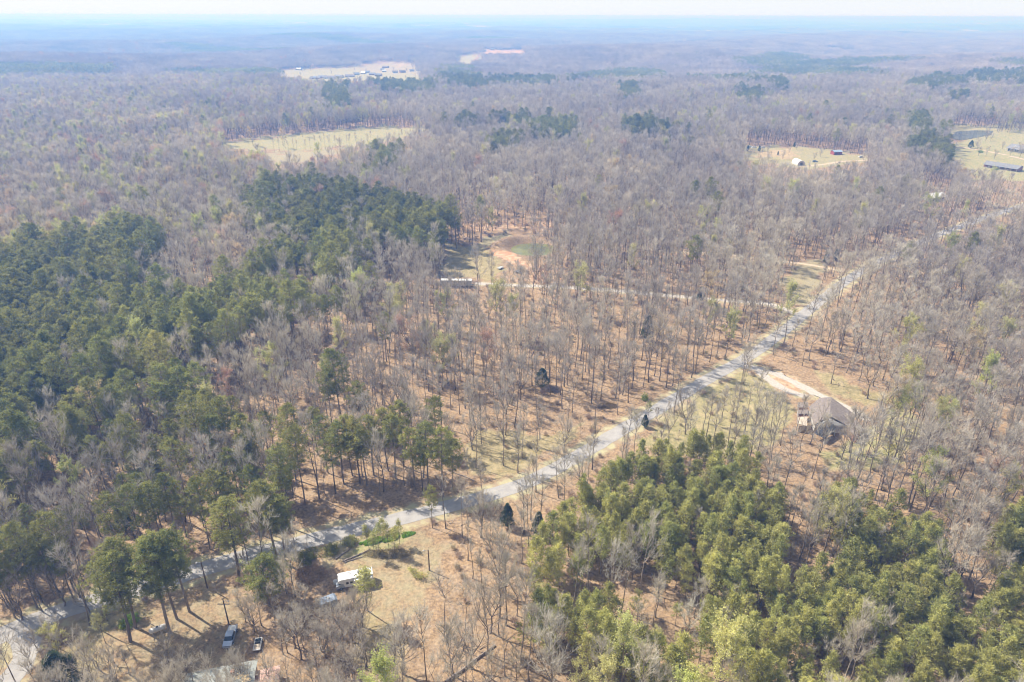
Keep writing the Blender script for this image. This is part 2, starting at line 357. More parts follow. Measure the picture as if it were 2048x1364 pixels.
# ------------------------------------------------------------------ the lie of the land, as outlines read off the photograph
PINE = [[(0,512),(60,490),(130,508),(225,455),(320,470),(330,520),(250,560),(300,600),(400,600),(480,582),(560,572),(622,578),(685,592),(640,622),(560,640),(480,660),(420,690),(350,722),(300,765),(250,812),(160,822),(100,800),(60,850),(30,930),(0,980),(-200,980),(-200,512)],
        [(470,405),(560,378),(640,372),(760,392),(870,408),(922,432),(915,478),(840,492),(760,475),(690,492),(600,480),(530,485),(480,450)],
        [(520,510),(600,492),(690,488),(720,520),(640,548),(545,540)],
        [(1062,250),(1140,250),(1162,275),(1120,292),(1065,280)], [(975,240),(1060,245),(1060,258),(980,252)], [(975,285),(1035,280),(1035,302),(980,302)],
        [(1245,250),(1300,245),(1345,262),(1335,275),(1262,272)],
        [(735,165),(800,148),(862,155),(868,185),(815,195),(765,185)], [(645,180),(690,172),(700,215),(655,220)], [(870,140),(920,128),(960,165),(1000,160),(1110,155),(1110,172),(940,180),(880,165)],
        [(1130,150),(1250,138),(1320,142),(1318,158),(1140,162)], [(1240,180),(1275,175),(1275,200),(1240,200)],
        [(1500,112),(1560,104),(1606,110),(1606,132),(1512,130)], [(1480,115),(1500,115),(1500,125),(1480,125)], [(1515,134),(1640,132),(1780,140),(1776,152),(1600,150),(1520,146)],
        [(1392,152),(1530,152),(1525,168),(1400,162)], [(1538,165),(1575,165),(1572,188),(1540,185)], [(1470,185),(1522,188),(1518,205),(1472,203)],
        [(1815,165),(1925,160),(1925,178),(1815,182)], [(1930,150),(2060,148),(2060,172),(1940,172)], [(1898,192),(1930,190),(1930,203),(1898,203)], [(2010,118),(2060,116),(2060,130),(2010,126)],
        [(1815,240),(1850,236),(1862,258),(1845,280),(1820,266)], [(1800,292),(1860,284),(1915,302),(1912,322),(1860,318),(1805,306)], [(1870,265),(1890,265),(1896,284),(1882,284)],
        [(0,125),(230,128),(240,142),(0,148)], [(915,240),(945,238),(950,252),(918,252)], [(720,315),(780,300),(790,330),(740,335)], [(585,440),(640,440),(650,470),(590,470)]]
MIXED = [[(150,830),(230,800),(400,770),(520,760),(560,800),(480,850),(400,880),(230,900),(160,880)],
         [(180,900),(330,880),(560,860),(640,900),(560,960),(420,1010),(260,1010),(170,960)],
         [(0,1000),(110,980),(150,1100),(60,1180),(-100,1180),(-100,1000)], [(590,700),(690,700),(720,760),(620,790)], [(0,820),(60,830),(40,960),(0,960)]]
YOUNG = [[(1052,1105),(1095,1045),(1180,965),(1290,905),(1325,880),(1400,862),(1440,878),(1500,905),(1522,962),(1575,1000),(1572,1130),(1540,1180),(1500,1215),(1440,1160),(1340,1140),(1300,1090),(1200,1090),(1120,1150),(1075,1160)],
         [(1462,1230),(1540,1175),(1640,1130),(1740,1080),(1760,1120),(1860,1110),(1900,1180),(1990,1170),(2080,1120),(2120,1420),(1760,1420),(1500,1400),(1440,1330)],
         [(1640,990),(1730,985),(1850,1030),(1890,1090),(1880,1140),(1800,1110),(1700,1090),(1640,1040)],
         [(1990,1050),(2060,1010),(2150,1000),(2150,1130),(1980,1130)], [(1060,1190),(1110,1170),(1150,1250),(1110,1290),(1060,1270)],
         [(1130,1200),(1250,1180),(1280,1300),(1170,1330)], [(1380,1200),(1480,1200),(1480,1300),(1400,1290)], [(1250,1300),(1360,1290),(1400,1380),(1260,1400)]]
YOUNGGAP = [[(1285,1200),(1340,1180),(1400,1240),(1370,1280),(1300,1250)], [(1560,1090),(1640,1050),(1650,1110),(1580,1160)], [(1900,1075),(1995,1080),(1995,1190),(1905,1185)],
            [(1640,1290),(1720,1270),(1740,1364),(1660,1364)]]
NOTREE = [[(1440,742),(1500,738),(1560,748),(1600,790),(1590,880),(1640,905),(1730,870),(1770,820),(1720,790),(1640,750),(1580,722),(1500,722)],   # house plot
          [(570,1130),(700,1085),(880,1050),(905,1120),(880,1200),(900,1400),(700,1400),(735,1200),(660,1200),(560,1170)],              # yard of the motorhome
          [(180,1260),(330,1190),(440,1150),(480,1190),(520,1260),(520,1420),(140,1420)],                                             # yard of the tank
          [(580,1040),(680,1000),(880,985),(880,1020),(740,1048),(600,1080)],                                                    # verge with long shadows
          [(900,505),(985,480),(1035,458),(1075,470),(1095,500),(1070,530),(1045,560),(960,572),(900,572),(885,540)],  # pond and caravan clearing
          [(1565,560),(1620,520),(1655,520),(1625,600),(1580,608)],
          [(440,285),(600,266),(760,254),(868,258),(740,288),(600,300),(450,298)], [(535,309),(640,299),(690,303),(600,326),(540,322)],
          [(545,148),(560,139),(690,134),(790,124),(840,128),(835,140),(870,150),(860,166),(720,160),(620,163),(545,152)], [(905,113),(960,108),(946,128),(908,126)], [(950,99),(1060,100),(1060,106),(960,107)],
          [(1485,292),(1560,290),(1640,298),(1730,312),(1740,324),(1650,332),(1540,335),(1500,322)],
          [(1895,290),(1960,268),(2060,262),(2120,262),(2120,352),(1960,352),(1925,335),(1900,300)], [(1895,262),(1910,254),(1990,255),(1990,272),(1930,283),(1900,275)],
          [(735,292),(760,292),(760,303),(735,303)], [(1845,388),(1890,384),(1885,408),(1850,405)], [(480,225),(505,225),(510,242),(480,245)], [(555,215),(575,215),(575,240),(555,240)]]
THIN = [([(540,600),(760,600),(1000,640),(1300,640),(1500,660),(1420,735),(1300,800),(1100,900),(900,880),(780,780),(620,730)], .8),
        ([(900,860),(1230,800),(1250,860),(1080,950),(900,960)], .45), ([(640,800),(900,780),(900,960),(600,1000),(420,930),(480,830)], .7),
        ([(880,970),(1060,930),(1200,880),(1330,850),(1330,890),(1180,960),(1060,1060),(900,1060)], .35), ([(1280,865),(1400,780),(1500,735),(1600,760),(1600,870),(1500,900),(1300,890)], .10), ([(1240,880),(1640,870),(1640,960),(1560,960),(1420,870),(1240,930)], .6),
        ([(870,1150),(1070,1150),(1070,1420),(870,1420)], .45), ([(880,420),(1120,420),(1120,470),(880,470)], .6), ([(1530,720),(1780,740),(1740,800),(1600,740)], .35),
        ([(1180,1150),(1450,1150),(1450,1420),(1050,1420),(1060,1300)], .9), ([(520,1180),(740,1180),(740,1420),(420,1420)], .85)]
ROAD = [(-150,1330),(-60,1300),(20,1262),(100,1228),(200,1200),(300,1170),(400,1140),(500,1110),(600,1086),(722,1056),(830,1031),(890,1014),(1000,985),(1080,955),(1150,915),(1230,868),(1330,810),(1420,755),(1500,712),(1560,668),(1620,618),(1690,562),(1745,528),(1850,480),(1980,430),(2120,390)]
TRACKS = {'side_road': ([(30,1262),(62,1290),(40,1330),(5,1375),(-40,1450)], 4.6), 'driveway': ([(1470,728),(1520,738),(1568,752),(1620,782),(1670,806),(1710,822),(1738,842)], 3.6),
          'driveway_fork': ([(1518,742),(1545,765),(1575,782),(1612,794)], 3.2), 'gravel_drive': ([(1600,632),(1560,614),(1530,606),(1440,600),(1340,592),(1240,582),(1160,576),(1080,572),(1010,570),(950,567)], 3.6),
          'dirt_track': ([(1672,540),(1600,526),(1540,520),(1420,505),(1300,500)], 2.6), 'farm_lane': ([(1895,292),(1940,297),(1990,305),(2060,322),(2150,345)], 4.0), 'field_lane': ([(1740,320),(1690,322),(1640,330),(1600,334)], 3.0)}

def resample(pts, step):
    pts = np.array([(p[0], p[1]) for p in pts], float)
    for _ in range(2):                                   # corner cutting: roads curve
        q = [pts[0]]
        for a, b in zip(pts[:-1], pts[1:]): q += [a * .75 + b * .25, a * .25 + b * .75]
        q.append(pts[-1]); pts = np.array(q)
    d = np.concatenate([[0], np.cumsum(np.hypot(*np.diff(pts, axis=0).T))]); n = max(3, int(d[-1] / step))
    s = np.linspace(0, d[-1], n); return np.stack([np.interp(s, d, pts[:, 0]), np.interp(s, d, pts[:, 1])], -1)
def strip(name, line, width, m, dz, wob=0.12, kind='structure'):
    t = np.gradient(line, axis=0); t /= np.hypot(t[:, 0], t[:, 1])[:, None]; nrm = np.stack([-t[:, 1], t[:, 0]], -1)
    k = 9; n = len(line); g = np.random.default_rng(len(name)); V = []
    for j in range(k):
        off = (j / (k - 1) - .5) * width
        o = np.full(n, off) + (g.normal(size=n) * wob if j in (0, k - 1) else 0)
        q = line + nrm * o[:, None]; V.append(np.stack([q[:, 0], q[:, 1], hgt(q[:, 0], q[:, 1]) + dz], -1))
    V = np.stack(V, 1).reshape(-1, 3); F = []
    for i in range(n - 1):
        for j in range(k - 1):
            a = i * k + j; F += [(a, a + k, a + k + 1), (a, a + k + 1, a + 1)]
    me = big_mesh(name, V, np.array(F)[:, ::-1], [m]); me.flip_normals() if me.polygons[0].normal.z < 0 else None
    at = me.attributes.new('across', 'FLOAT', 'POINT'); at.data.foreach_set('value', np.tile(np.linspace(0, 1, k), n).astype(np.float32))
    o = mesh_obj(name, me); return tag(o, kind=kind)
road_line = resample([P(*p) for p in ROAD], 3.0)
track_lines = {k: (resample([P(*p) for p in v[0]], 2.5), v[1]) for k, v in TRACKS.items()}
def dist_line(x, y, line):
    a, b = line[:-1], line[1:]; ab = b - a; L2 = (ab ** 2).sum(1) + 1e-9; out = np.full(np.shape(x), 1e9)
    q = np.stack([x, y], -1)
    for i in range(len(a)):
        t = np.clip(((q - a[i]) @ ab[i]) / L2[i], 0, 1); d = np.hypot(*(q - a[i] - t[..., None] * ab[i]).T); out = np.minimum(out, d)
    return out
road_s = road_line[::3]; track_s = {k: (v[0][::3] if len(v[0]) > 12 else v[0], v[1]) for k, v in track_lines.items()}

# ------------------------------------------------------------------ ground sheet with what covers it painted as masks (grass, clay, straw, shade-free)
def axis(dense0, dense1, step, lo, hi, growth=1.09):
    a = list(np.arange(dense0, dense1 + step, step)); s = step; v = a[-1]
    while v < hi: s *= growth; v += s; a.append(v)
    s = step; v = a[0]; pre = []
    while v > lo: s *= growth; v -= s; pre.append(v)
    return np.array(pre[::-1] + a)
gx = axis(-330, 330, 2.4, -30000, 30000); gy = axis(60, 560, 2.4, -400, 40000, 1.05)
X, Y = np.meshgrid(gx, gy); Z = hgt(X, Y)
nx, ny = len(gx), len(gy)
V = np.stack([X, Y, Z], -1).reshape(-1, 3)
i0 = (np.arange(ny - 1)[:, None] * nx + np.arange(nx - 1)[None]).ravel()
F = np.concatenate([np.stack([i0, i0 + 1, i0 + nx + 1], -1), np.stack([i0, i0 + nx + 1, i0 + nx], -1)])
ppx, ppy, _ = project(V[:, 0], V[:, 1], V[:, 2]); ppx = np.nan_to_num(ppx, nan=-9e4); ppy = np.nan_to_num(ppy, nan=-9e4)
jx = ppx + 9 * np.sin(V[:, 0] / 4.3 + V[:, 1] / 7.1); jy = ppy + 3 * np.sin(V[:, 0] / 5.7 - V[:, 1] / 3.9)
def mask(lst):
    o = np.zeros(len(V), np.float32)
    for poly, w in lst: o = np.maximum(o, inpoly(jx, jy, poly) * w)
    return o
grass = mask([([(1270,880),(1400,785),(1490,742),(1560,762),(1590,800),(1570,880),(1500,905),(1330,915)], .5), ([(1650,905),(1730,860),(1800,800),(1860,850),(1810,930),(1680,945)], .6), ([(1640,740),(1700,760),(1790,800),(1740,815),(1650,780)], .42),
      ([(940,860),(1100,865),(1180,840),(1120,900),(1000,960),(930,940)], .4), ([(890,485),(960,492),(1020,545),(960,562),(880,545)], .42), ([(720,1215),(800,1240),(830,1364),(700,1364)], .34), ([(640,1065),(860,1020),(870,1040),(740,1062),(650,1090)], .35),
      ([(730,1080),(760,1070),(820,1055),(815,1080),(740,1110),(680,1120)], .75), ([(0,1290),(35,1290),(5,1360),(-60,1400)], .5), ([(130,1230),(300,1190),(300,1230),(200,1290),(120,1300)], .36), ([(120,1290),(200,1300),(220,1420),(60,1420)], .4),
      ([(905,112),(962,107),(948,129),(905,127)], .95), ([(560,140),(700,134),(740,145),(870,150),(870,168),(620,166)], .75), ([(440,285),(600,266),(760,252),(880,256),(740,290),(600,300),(450,299)], .6), ([(1480,290),(1640,296),(1740,312),(1740,326),(1600,338),(1480,320)], .45),
      ([(1890,290),(1960,266),(2160,258),(2160,360),(1950,360),(1900,310)], .75), ([(1890,250),(2060,245),(2060,262),(1900,268)], .6), ([(1460,200),(1480,200),(1480,206),(1460,206)], .5)])
straw = mask([([(660,1120),(700,1085),(850,1050),(905,1095),(850,1200),(800,1240),(740,1230),(735,1160)], .36), ([(180,1260),(330,1190),(440,1150),(500,1190),(520,1300),(420,1364),(140,1420)], .28), ([(940,490),(1000,468),(1030,455),(1012,475),(980,495)], .95),
      ([(440,285),(600,266),(760,252),(880,256),(740,290),(600,300),(450,299)], .9), ([(535,309),(640,298),(695,302),(600,327),(540,323)], .95), ([(530,150),(560,138),(700,133),(800,123),(850,128),(880,150),(870,168),(620,166)], .62),
      ([(1560,560),(1610,520),(1655,520),(1625,600),(1580,612)], .6), ([(1480,290),(1640,296),(1740,312),(1740,326),(1600,338),(1480,320)], .6), ([(1760,260),(1890,262),(1890,282),(1760,278)], .7), ([(600,1110),(700,1080),(700,1130),(600,1140)], .4)])
clay = mask([([(972,500),(1032,503),(1058,530),(1030,532),(990,516)], .95), ([(1030,530),(1130,535),(1140,568),(1040,566)], .3), ([(1150,440),(900,438),(900,462),(1000,462),(1120,458)], .28), ([(775,131),(830,122),(842,127),(800,134)], .25), ([(955,100),(1060,100),(1060,106),(965,107)], .4),
      ([(1500,300),(1600,300),(1590,318),(1510,315)], .3), ([(600,1085),(680,1072),(640,1140),(590,1140)], .35), ([(1530,735),(1600,760),(1600,800),(1560,780)], .35)])
near = np.hypot(V[:, 0], V[:, 1]) < 700
verge = np.zeros(len(V), np.float32)
verge[near] = np.clip(1 - (dist_line(V[near, 0], V[near, 1], road_s) - 2.6) / 3.2, 0, 1)
for k, (ln, w) in track_s.items():
    verge[near] = np.maximum(verge[near], .7 * np.clip(1 - (dist_line(V[near, 0], V[near, 1], ln) - w * .5) / 1.6, 0, 1))
def to_attr(me, name, a):
    at = me.attributes.new(name, 'FLOAT', 'POINT'); at.data.foreach_set('value', a.astype(np.float32))
gme = big_mesh('ground', V, F, [], smooth=True)
for n_, a_ in (('grass', grass), ('straw', straw), ('clay', clay), ('verge', verge)): to_attr(gme, n_, a_)
G = mat('ground', (.3, .2, .13), .95, 0, .1); gb = G.node_tree.nodes['Principled BSDF']
tc = N(G, 'ShaderNodeTexCoord')
def gnoise(scale, detail=4, rough=.6):
    z = N(G, 'ShaderNodeTexNoise'); z.inputs['Scale'].default_value = scale; z.inputs['Detail'].default_value = detail; z.inputs['Roughness'].default_value = rough
    L(G, tc.outputs['Object'], z.inputs['Vector']); return z.outputs[0]
def ramp(src, a, b, lo=.35, hi=.65):
    r = N(G, 'ShaderNodeValToRGB'); r.color_ramp.elements[0].position = lo; r.color_ramp.elements[1].position = hi
    r.color_ramp.elements[0].color = (*a, 1); r.color_ramp.elements[1].color = (*b, 1); L(G, src, r.inputs[0]); return r.outputs[0]
def mixc(f, a, b):
    x = N(G, 'ShaderNodeMix', data_type='RGBA'); L(G, f, x.inputs[0]); L(G, a, x.inputs[6]); L(G, b, x.inputs[7]); return x.outputs[2]
def attr(n):
    a = N(G, 'ShaderNodeAttribute'); a.attribute_name = n; return a.outputs['Fac']
def ragged(f, nz, soft=.25):
    """mask + noise, then a soft threshold: ragged natural edges"""
    a = N(G, 'ShaderNodeMath', operation='ADD'); L(G, f, a.inputs[0]); L(G, nz, a.inputs[1])
    m = N(G, 'ShaderNodeMapRange'); m.inputs[1].default_value = .85 - soft; m.inputs[2].default_value = .85 + soft; L(G, a.outputs[0], m.inputs[0])
    g0 = N(G, 'ShaderNodeMath', operation='MULTIPLY'); L(G, m.outputs[0], g0.inputs[0])
    s = N(G, 'ShaderNodeMapRange'); s.inputs[1].default_value = 0; s.inputs[2].default_value = .25; L(G, f, s.inputs[0]); L(G, s.outputs[0], g0.inputs[1]); return g0.outputs[0]
n_f, n_m, n_b, n_l = gnoise(1.3, 6, .75), gnoise(.35, 5), gnoise(.06, 5), gnoise(.012, 4)
vor = N(G, 'ShaderNodeTexVoronoi'); vor.inputs['Scale'].default_value = 3.2; L(G, tc.outputs['Object'], vor.inputs['Vector'])
litter = mixc(ramp(n_b, (0, 0, 0), (1, 1, 1), .4, .62), ramp(n_f, (.165, .108, .065), (.475, .325, .185)), ramp(n_f, (.115, .078, .048), (.385, .262, .15)))
litter = mixc(ramp(n_m, (0, 0, 0), (.55, .55, .55), .45, .7), litter, ramp(n_f, (.31, .24, .17), (.44, .345, .25)))
straw_c = ramp(n_f, (.25, .215, .125), (.38, .32, .19)); grass_c = mixc(ramp(n_m, (0, 0, 0), (1, 1, 1), .38, .62), ramp(n_f, (.19, .21, .085), (.30, .295, .13)), ramp(n_f, (.30, .25, .13), (.43, .34, .19)))
clay_c = mixc(ramp(n_m, (0, 0, 0), (1, 1, 1), .45, .58), ramp(n_f, (.46, .21, .11), (.54, .31, .18)), ramp(n_f, (.46, .34, .22), (.55, .43, .30)))
verge_c = ramp(n_m, (.34, .26, .17), (.42, .38, .22), .4, .6)
c = mixc(ragged(attr('straw'), n_m), litter, straw_c); c = mixc(ragged(attr('grass'), n_m), c, grass_c); c = mixc(ragged(attr('verge'), n_m), c, verge_c); c = mixc(ragged(attr('clay'), n_m), c, clay_c)
L(G, c, gb.inputs['Base Color'])
bp = N(G, 'ShaderNodeBump'); bp.inputs['Strength'].default_value = .5; bp.inputs['Distance'].default_value = .12; L(G, n_f, bp.inputs['Height']); L(G, bp.outputs[0], gb.inputs['Normal'])
gme.materials.append(G); tag(mesh_obj('ground', gme), kind='structure')

ASPH = noisy('asphalt_worn', (.275, .258, .24), (.335, .315, .29), .5, .9, 7, bump=.2)
_a = N(ASPH, 'ShaderNodeAttribute'); _a.attribute_name = 'across'; _r = N(ASPH, 'ShaderNodeValToRGB'); _cr = _r.color_ramp       # wheel tracks polished paler, dark crown, dusty edges
for _p, _v in ((0, 1.12), (.12, .92), (.28, 1.1), (.42, .9), (.5, .82), (.58, .9), (.72, 1.1), (.88, .92), (1, 1.12)):
    _e = _cr.elements[0] if _p == 0 else (_cr.elements[1] if _p == 1 else _cr.elements.new(_p)); _e.position = _p; _e.color = (_v / 1.2, _v / 1.2, _v / 1.2, 1)
L(ASPH, _a.outputs['Fac'], _r.inputs[0]); _m = N(ASPH, 'ShaderNodeVectorMath', operation='MULTIPLY'); _bs = ASPH.node_tree.nodes['Principled BSDF']
_src = _bs.inputs['Base Color'].links[0].from_socket; L(ASPH, _src, _m.inputs[0]); L(ASPH, _r.outputs[0], _m.inputs[1])
_s = N(ASPH, 'ShaderNodeVectorMath', operation='SCALE'); _s.inputs['Scale'].default_value = 1.2; L(ASPH, _m.outputs[0], _s.inputs[0]); L(ASPH, _s.outputs[0], _bs.inputs['Base Color'])
GRAV = noisy('gravel_pale', (.36, .32, .27), (.50, .45, .39), 2.0, .95, 6, bump=.5)
DIRT = noisy('track_dirt', (.44, .33, .22), (.58, .46, .33), 1.5, .95, 6, bump=.4)
strip('road', road_line, 5.2, ASPH, .05)
for k, (ln, w) in track_lines.items():
    strip({'side_road': 'side_road', 'driveway': 'concrete_driveway', 'driveway_fork': 'driveway', 'gravel_drive': 'gravel_driveway', 'dirt_track': 'dirt_path', 'farm_lane': 'farm_lane_road', 'field_lane': 'field_path'}[k], ln, w,
          {'side_road': ASPH, 'dirt_track': DIRT, 'field_lane': DIRT, 'farm_lane': DIRT}.get(k, GRAV), .042 if k != 'driveway_fork' else .038, .25)
# ponds
def sheet(name, poly_w, m, z=None, dz=.05, kind='structure'):
    mb = MB(); n = len(poly_w); c = np.mean([(p[0], p[1]) for p in poly_w], 0); pts = [(c[0], c[1])]
    rings = 4; V = [(c[0], c[1], z if z is not None else gz(*c) + dz)]
    for r_ in range(1, rings + 1):
        for p in poly_w:
            x, y = c[0] + (p[0] - c[0]) * r_ / rings, c[1] + (p[1] - c[1]) * r_ / rings; V.append((x, y, z if z is not None else gz(x, y) + dz))
    Fs = [(0, 1 + i, 1 + (i + 1) % n) for i in range(n)]
    for r_ in range(rings - 1):
        for i in range(n): a = 1 + r_ * n; Fs.append((a + i, a + n + i, a + n + (i + 1) % n, a + (i + 1) % n))
    mb.add(V, Fs); me = mb.mesh(name, m)
    if me.polygons[0].normal.z < 0: me.flip_normals()
    return tag(mesh_obj(name, me), kind=kind)
WATER = noisy('pond_water', (.10, .11, .05), (.19, .19, .06), .05, .08, 3, spec=.5, lo=.42, hi=.55)
PC = Vector((12.5, 375.0, 0))
POND_R = [(math.cos(a) * (15.2 + 1.3 * math.sin(3 * a + 1) + 1.5 * math.sin(5 * a)), math.sin(a) * (13.2 + 1 * math.sin(2 * a))) for a in np.linspace(0, 6.283, 40)[:-1]]
POND_POLY = [(PC.x + a, PC.y + b) for a, b in POND_R]
sheet('pond_water', POND_POLY, WATER, z=POND_Z)
far_pond = [P(*p) for p in [(1905,270),(1914,263),(1950,261),(1986,262),(1982,270),(1950,276),(1922,281),(1905,278)]]
WATER2 = noisy('far_pond_water', (.10, .12, .10), (.15, .16, .12), .02, .06, 3, spec=.5)
sheet('lake_water', far_pond, WATER2, dz=.3)

# ------------------------------------------------------------------ tree shapes
T0 = []
bare = [Proto('bare_tree', bare_tree(s, **k), BARK, TWIG) for s, k in (
    (1, dict(H=19, r=3.0, base=.5)), (2, dict(H=17, r=2.4, nl=11, base=.52)), (3, dict(H=21, r=3.6, nl=15)), (4, dict(H=18, r=3.3, fork=True, base=.42)), (5, dict(H=13, r=2.2, nl=10, base=.4, nt=14)),
    (6, dict(H=20, r=2.7, base=.58)), (7, dict(H=17, r=4.0, fork=True, base=.32, nl=16)), (8, dict(H=22, r=2.9, base=.6, nl=12)), (9, dict(H=15, r=1.7, nl=9, base=.55, nt=10)), (10, dict(H=20, r=3.4, fork=True, base=.5, nl=13, nt=14)), (11, dict(H=18, r=2.6, base=.5, nl=8, nt=5)), (12, dict(H=21, r=4.4, fork=True, base=.38, nl=19)))]
wide = [Proto('spreading_tree', bare_tree(s, **k), PALEBARK, TWIG) for s, k in (
    (21, dict(H=16, r=6.2, base=.22, nl=24, ns=8, fork=True, trunk_r=.34, nt=24, tl=1.2)), (22, dict(H=18, r=5.6, base=.28, nl=22, ns=8, fork=True, trunk_r=.32, tl=1.2)), (23, dict(H=14, r=5.4, base=.2, nl=22, ns=8, fork=True, trunk_r=.3, tl=1.1)))]
sparse = [Proto('sparse_tree', bare_tree(s, **k), BARK, TWIG) for s, k in (
    (31, dict(H=15, r=4.6, base=.3, nl=11, ns=5, nt=8, trunk_r=.24, fork=True)), (32, dict(H=17, r=4.2, base=.4, nl=12, ns=5, nt=8, trunk_r=.24)), (33, dict(H=19, r=3.6, base=.45, nl=11, ns=5, nt=9)))]
bigp = [Proto('big_pine_tree', pine_tree(s, **k), PBARK, NEEDLE) for s, k in ((47, dict(H=25, r=5.2, cb=.45, nb=64, nt=8, nn=14, trunk_r=.34, up=.35)), (48, dict(H=25, r=4.8, cb=.42, nb=60, nt=8, nn=14, trunk_r=.32, up=.3)), (49, dict(H=15, r=6.0, cb=.25, nb=56, nt=9, nn=14, trunk_r=.25, up=.2)))]
shade = [Proto('pine_tree', pine_tree(s, **k), PBARK, NEEDLE) for s, k in (
    (41, dict(H=23, r=4.0)), (42, dict(H=25, r=4.4, nb=46)), (43, dict(H=22, r=3.6, cb=.55)), (44, dict(H=24, r=4.1, cb=.45)), (45, dict(H=21, r=3.8, cb=.48, nb=38)), (46, dict(H=26, r=4.8, cb=.42, nb=58, nt=6)))]
_yk = dict(ln=.55, w=.115, plume=1.1)
young = [Proto('young_pine', pine_tree(s, **k, **_yk), PBARK, YNEEDLE) for s, k in (
    (51, dict(H=12, r=2.9, cb=.22, nb=40, nt=6, nn=8, trunk_r=.11, up=.9)), (52, dict(H=13, r=2.6, cb=.3, nb=40, nt=6, nn=8, trunk_r=.12, up=1.1)),
    (53, dict(H=11, r=2.9, cb=.22, nb=42, nt=5, nn=9, trunk_r=.1, shape='cone', up=.7)), (54, dict(H=13.5, r=2.6, cb=.4, nb=34, nt=6, nn=8, trunk_r=.12, up=1.0)),
    (55, dict(H=12, r=2.9, cb=.3, nb=30, nt=6, nn=8, trunk_r=.11, up=1.3)), (56, dict(H=10, r=2.3, cb=.35, nb=24, nt=4, nn=8, trunk_r=.09, up=1.0)), (57, dict(H=14, r=2.3, cb=.45, nb=30, nt=4, nn=8, trunk_r=.1, shape='cone', up=1.0)))]
thinp = [Proto('slender_pine', pine_tree(61, H=9, r=1.5, cb=.45, nb=20, nt=3, nn=8, ln=.45, w=.11, trunk_r=.08, shape='cone', up=.3), PBARK, YNEEDLE)]
springp = [Proto('leafing_tree', bare_tree(s, **k), BARK, TWIG, SPRING) for s, k in (
    (71, dict(H=17, r=3.4, leaves=70, nt=9)), (72, dict(H=15, r=3.8, leaves=75, nt=9, fork=True, base=.3)), (73, dict(H=19, r=3.0, leaves=64, nt=9)))]
redp = [Proto('budding_tree', bare_tree(s, H=16, r=3.6, leaves=55, nt=10, fork=True, base=.35, leafsize=.18), BARK, TWIG, m_) for s, m_ in ((81, BUDRED), (82, BUDOCHRE))]
cedarp = [Proto('cedar_tree', cedar_tree(s, H=h, r=r_), PBARK, CEDARLEAF) for s, h, r_ in ((91, 8, 1.9), (92, 6.5, 1.6), (93, 7, 2.6))]

# ------------------------------------------------------------------ where single trees stand
def thick_ok(bx, by, H):
    b = P(bx, by); q = project(b.x, b.y, b.z + H * .65); x, y = float(q[0]), float(q[1])
    if 425 < x < 545 and 1215 < y < 1312: return False
    if 380 < x < 560 and 1300 < y < 1380: return rt.random() < .45
    return not (640 < x < 745 and 1120 < y < 1190)
rt = random.Random(4)
PLACED = []        # dicts: kind, proto, x, y, scale, rot, label(optional)
def put(kind, protos, pi, x, y, s, label=None, rot=None, lean=None, group=None, zs=None):
    PLACED.append(dict(kind=kind, proto=protos[pi % len(protos)], x=x, y=y, s=s, rot=rng.uniform(0, 6.28) if rot is None else rot, label=label, lean=lean, group=group, zs=zs or s))
def top_put(kind, protos, pi, px, py, H, label=None, wid=1.0, **k):
    """a tree whose TOP shows at that photo pixel and which is H metres tall"""
    p = P(px, py, H); pr = protos[pi % len(protos)]; put(kind, protos, pi, p.x, p.y, H / pr.H * wid, label, zs=H / pr.H, **k)
def base_put(kind, protos, pi, px, py, H, label=None, wid=1.0, **k):
    p = P(px, py); pr = protos[pi % len(protos)]; put(kind, protos, pi, p.x, p.y, H / pr.H * wid, label, zs=H / pr.H, **k)
for i, (bx, by, H, w, lb) in enumerate([
    (261,1283,25,1.15,'tall pine on the yard, leftmost trunk left of the white propane tank'), (271,1255,25,1.1,'tall pine whose trunk rises just behind the left end of the propane tank'),
    (339,1264,26,1.05,'tall pine with its trunk foot just right of the white propane tank'), (354,1238,25,1.0,'tall pine behind the right end of the propane tank, between two other trunks'),
    (379,1223,25,.95,'tall straight pine casting a long trunk shadow towards the blue pickup'), (478,1158,24,1.2,'round crowned tall pine beside the county road, right of the utility pole'),
    (556,1118,24,1.15,'tallest rounded pine at the road edge, left of the shaded asphalt stretch'), (569,1112,19,1.1,'lower pine spreading right over the road beside the tallest rounded pine')]):
    base_put('pine', bigp, i % 2, bx, by, H, lb, wid=w)
base_put('pine', bigp, 2, 540, 1212, 15, 'wide low pale green pine on the yard left of the motorhome', wid=1.05)
base_put('pine', shade, 1, 865, 1056, 14, 'lone small pine on the road verge near the road bend', wid=.9)
base_put('slender', thinp, 0, 735, 1221, 17, 'thin leaning pine standing in front of the white motorhome', lean=(.10, .16), wid=1.1)
for i, (px, py, H) in enumerate([(712,757,21),(866,789,20),(797,797,23),(765,812,22),(735,826,21),(705,835,22),(672,842,21),(640,828,20),(622,812,17),(848,840,24),(878,846,24),(900,872,18),(822,852,21),(838,880,17),(780,825,22),(690,826,21),
     (568,880,18),(545,902,17),(520,820,17),(505,850,16),(430,925,17),(395,905,16),(560,925,16),(490,905,16),(720,850,20),(655,865,20)]):
    top_put('pine', shade, i, px, py, H, wid=1.15)
for i, (px, py, H) in enumerate([(215,835,18),(250,850,17),(300,862,17),(350,800,19),(388,800,18),(420,785,18),(330,835,18),(262,900,17),(210,880,17),(180,870,18),(455,790,18),(120,800,21),(60,880,21),(25,850,20),(300,900,16),(385,960,15),(350,985,14),(290,935,15),(240,945,14),(150,1000,14),(110,1010,15),(40,1010,16),(15,1050,17),(70,1090,15)]):
    top_put('pine', shade, i + 2, px, py, H, wid=1.1)
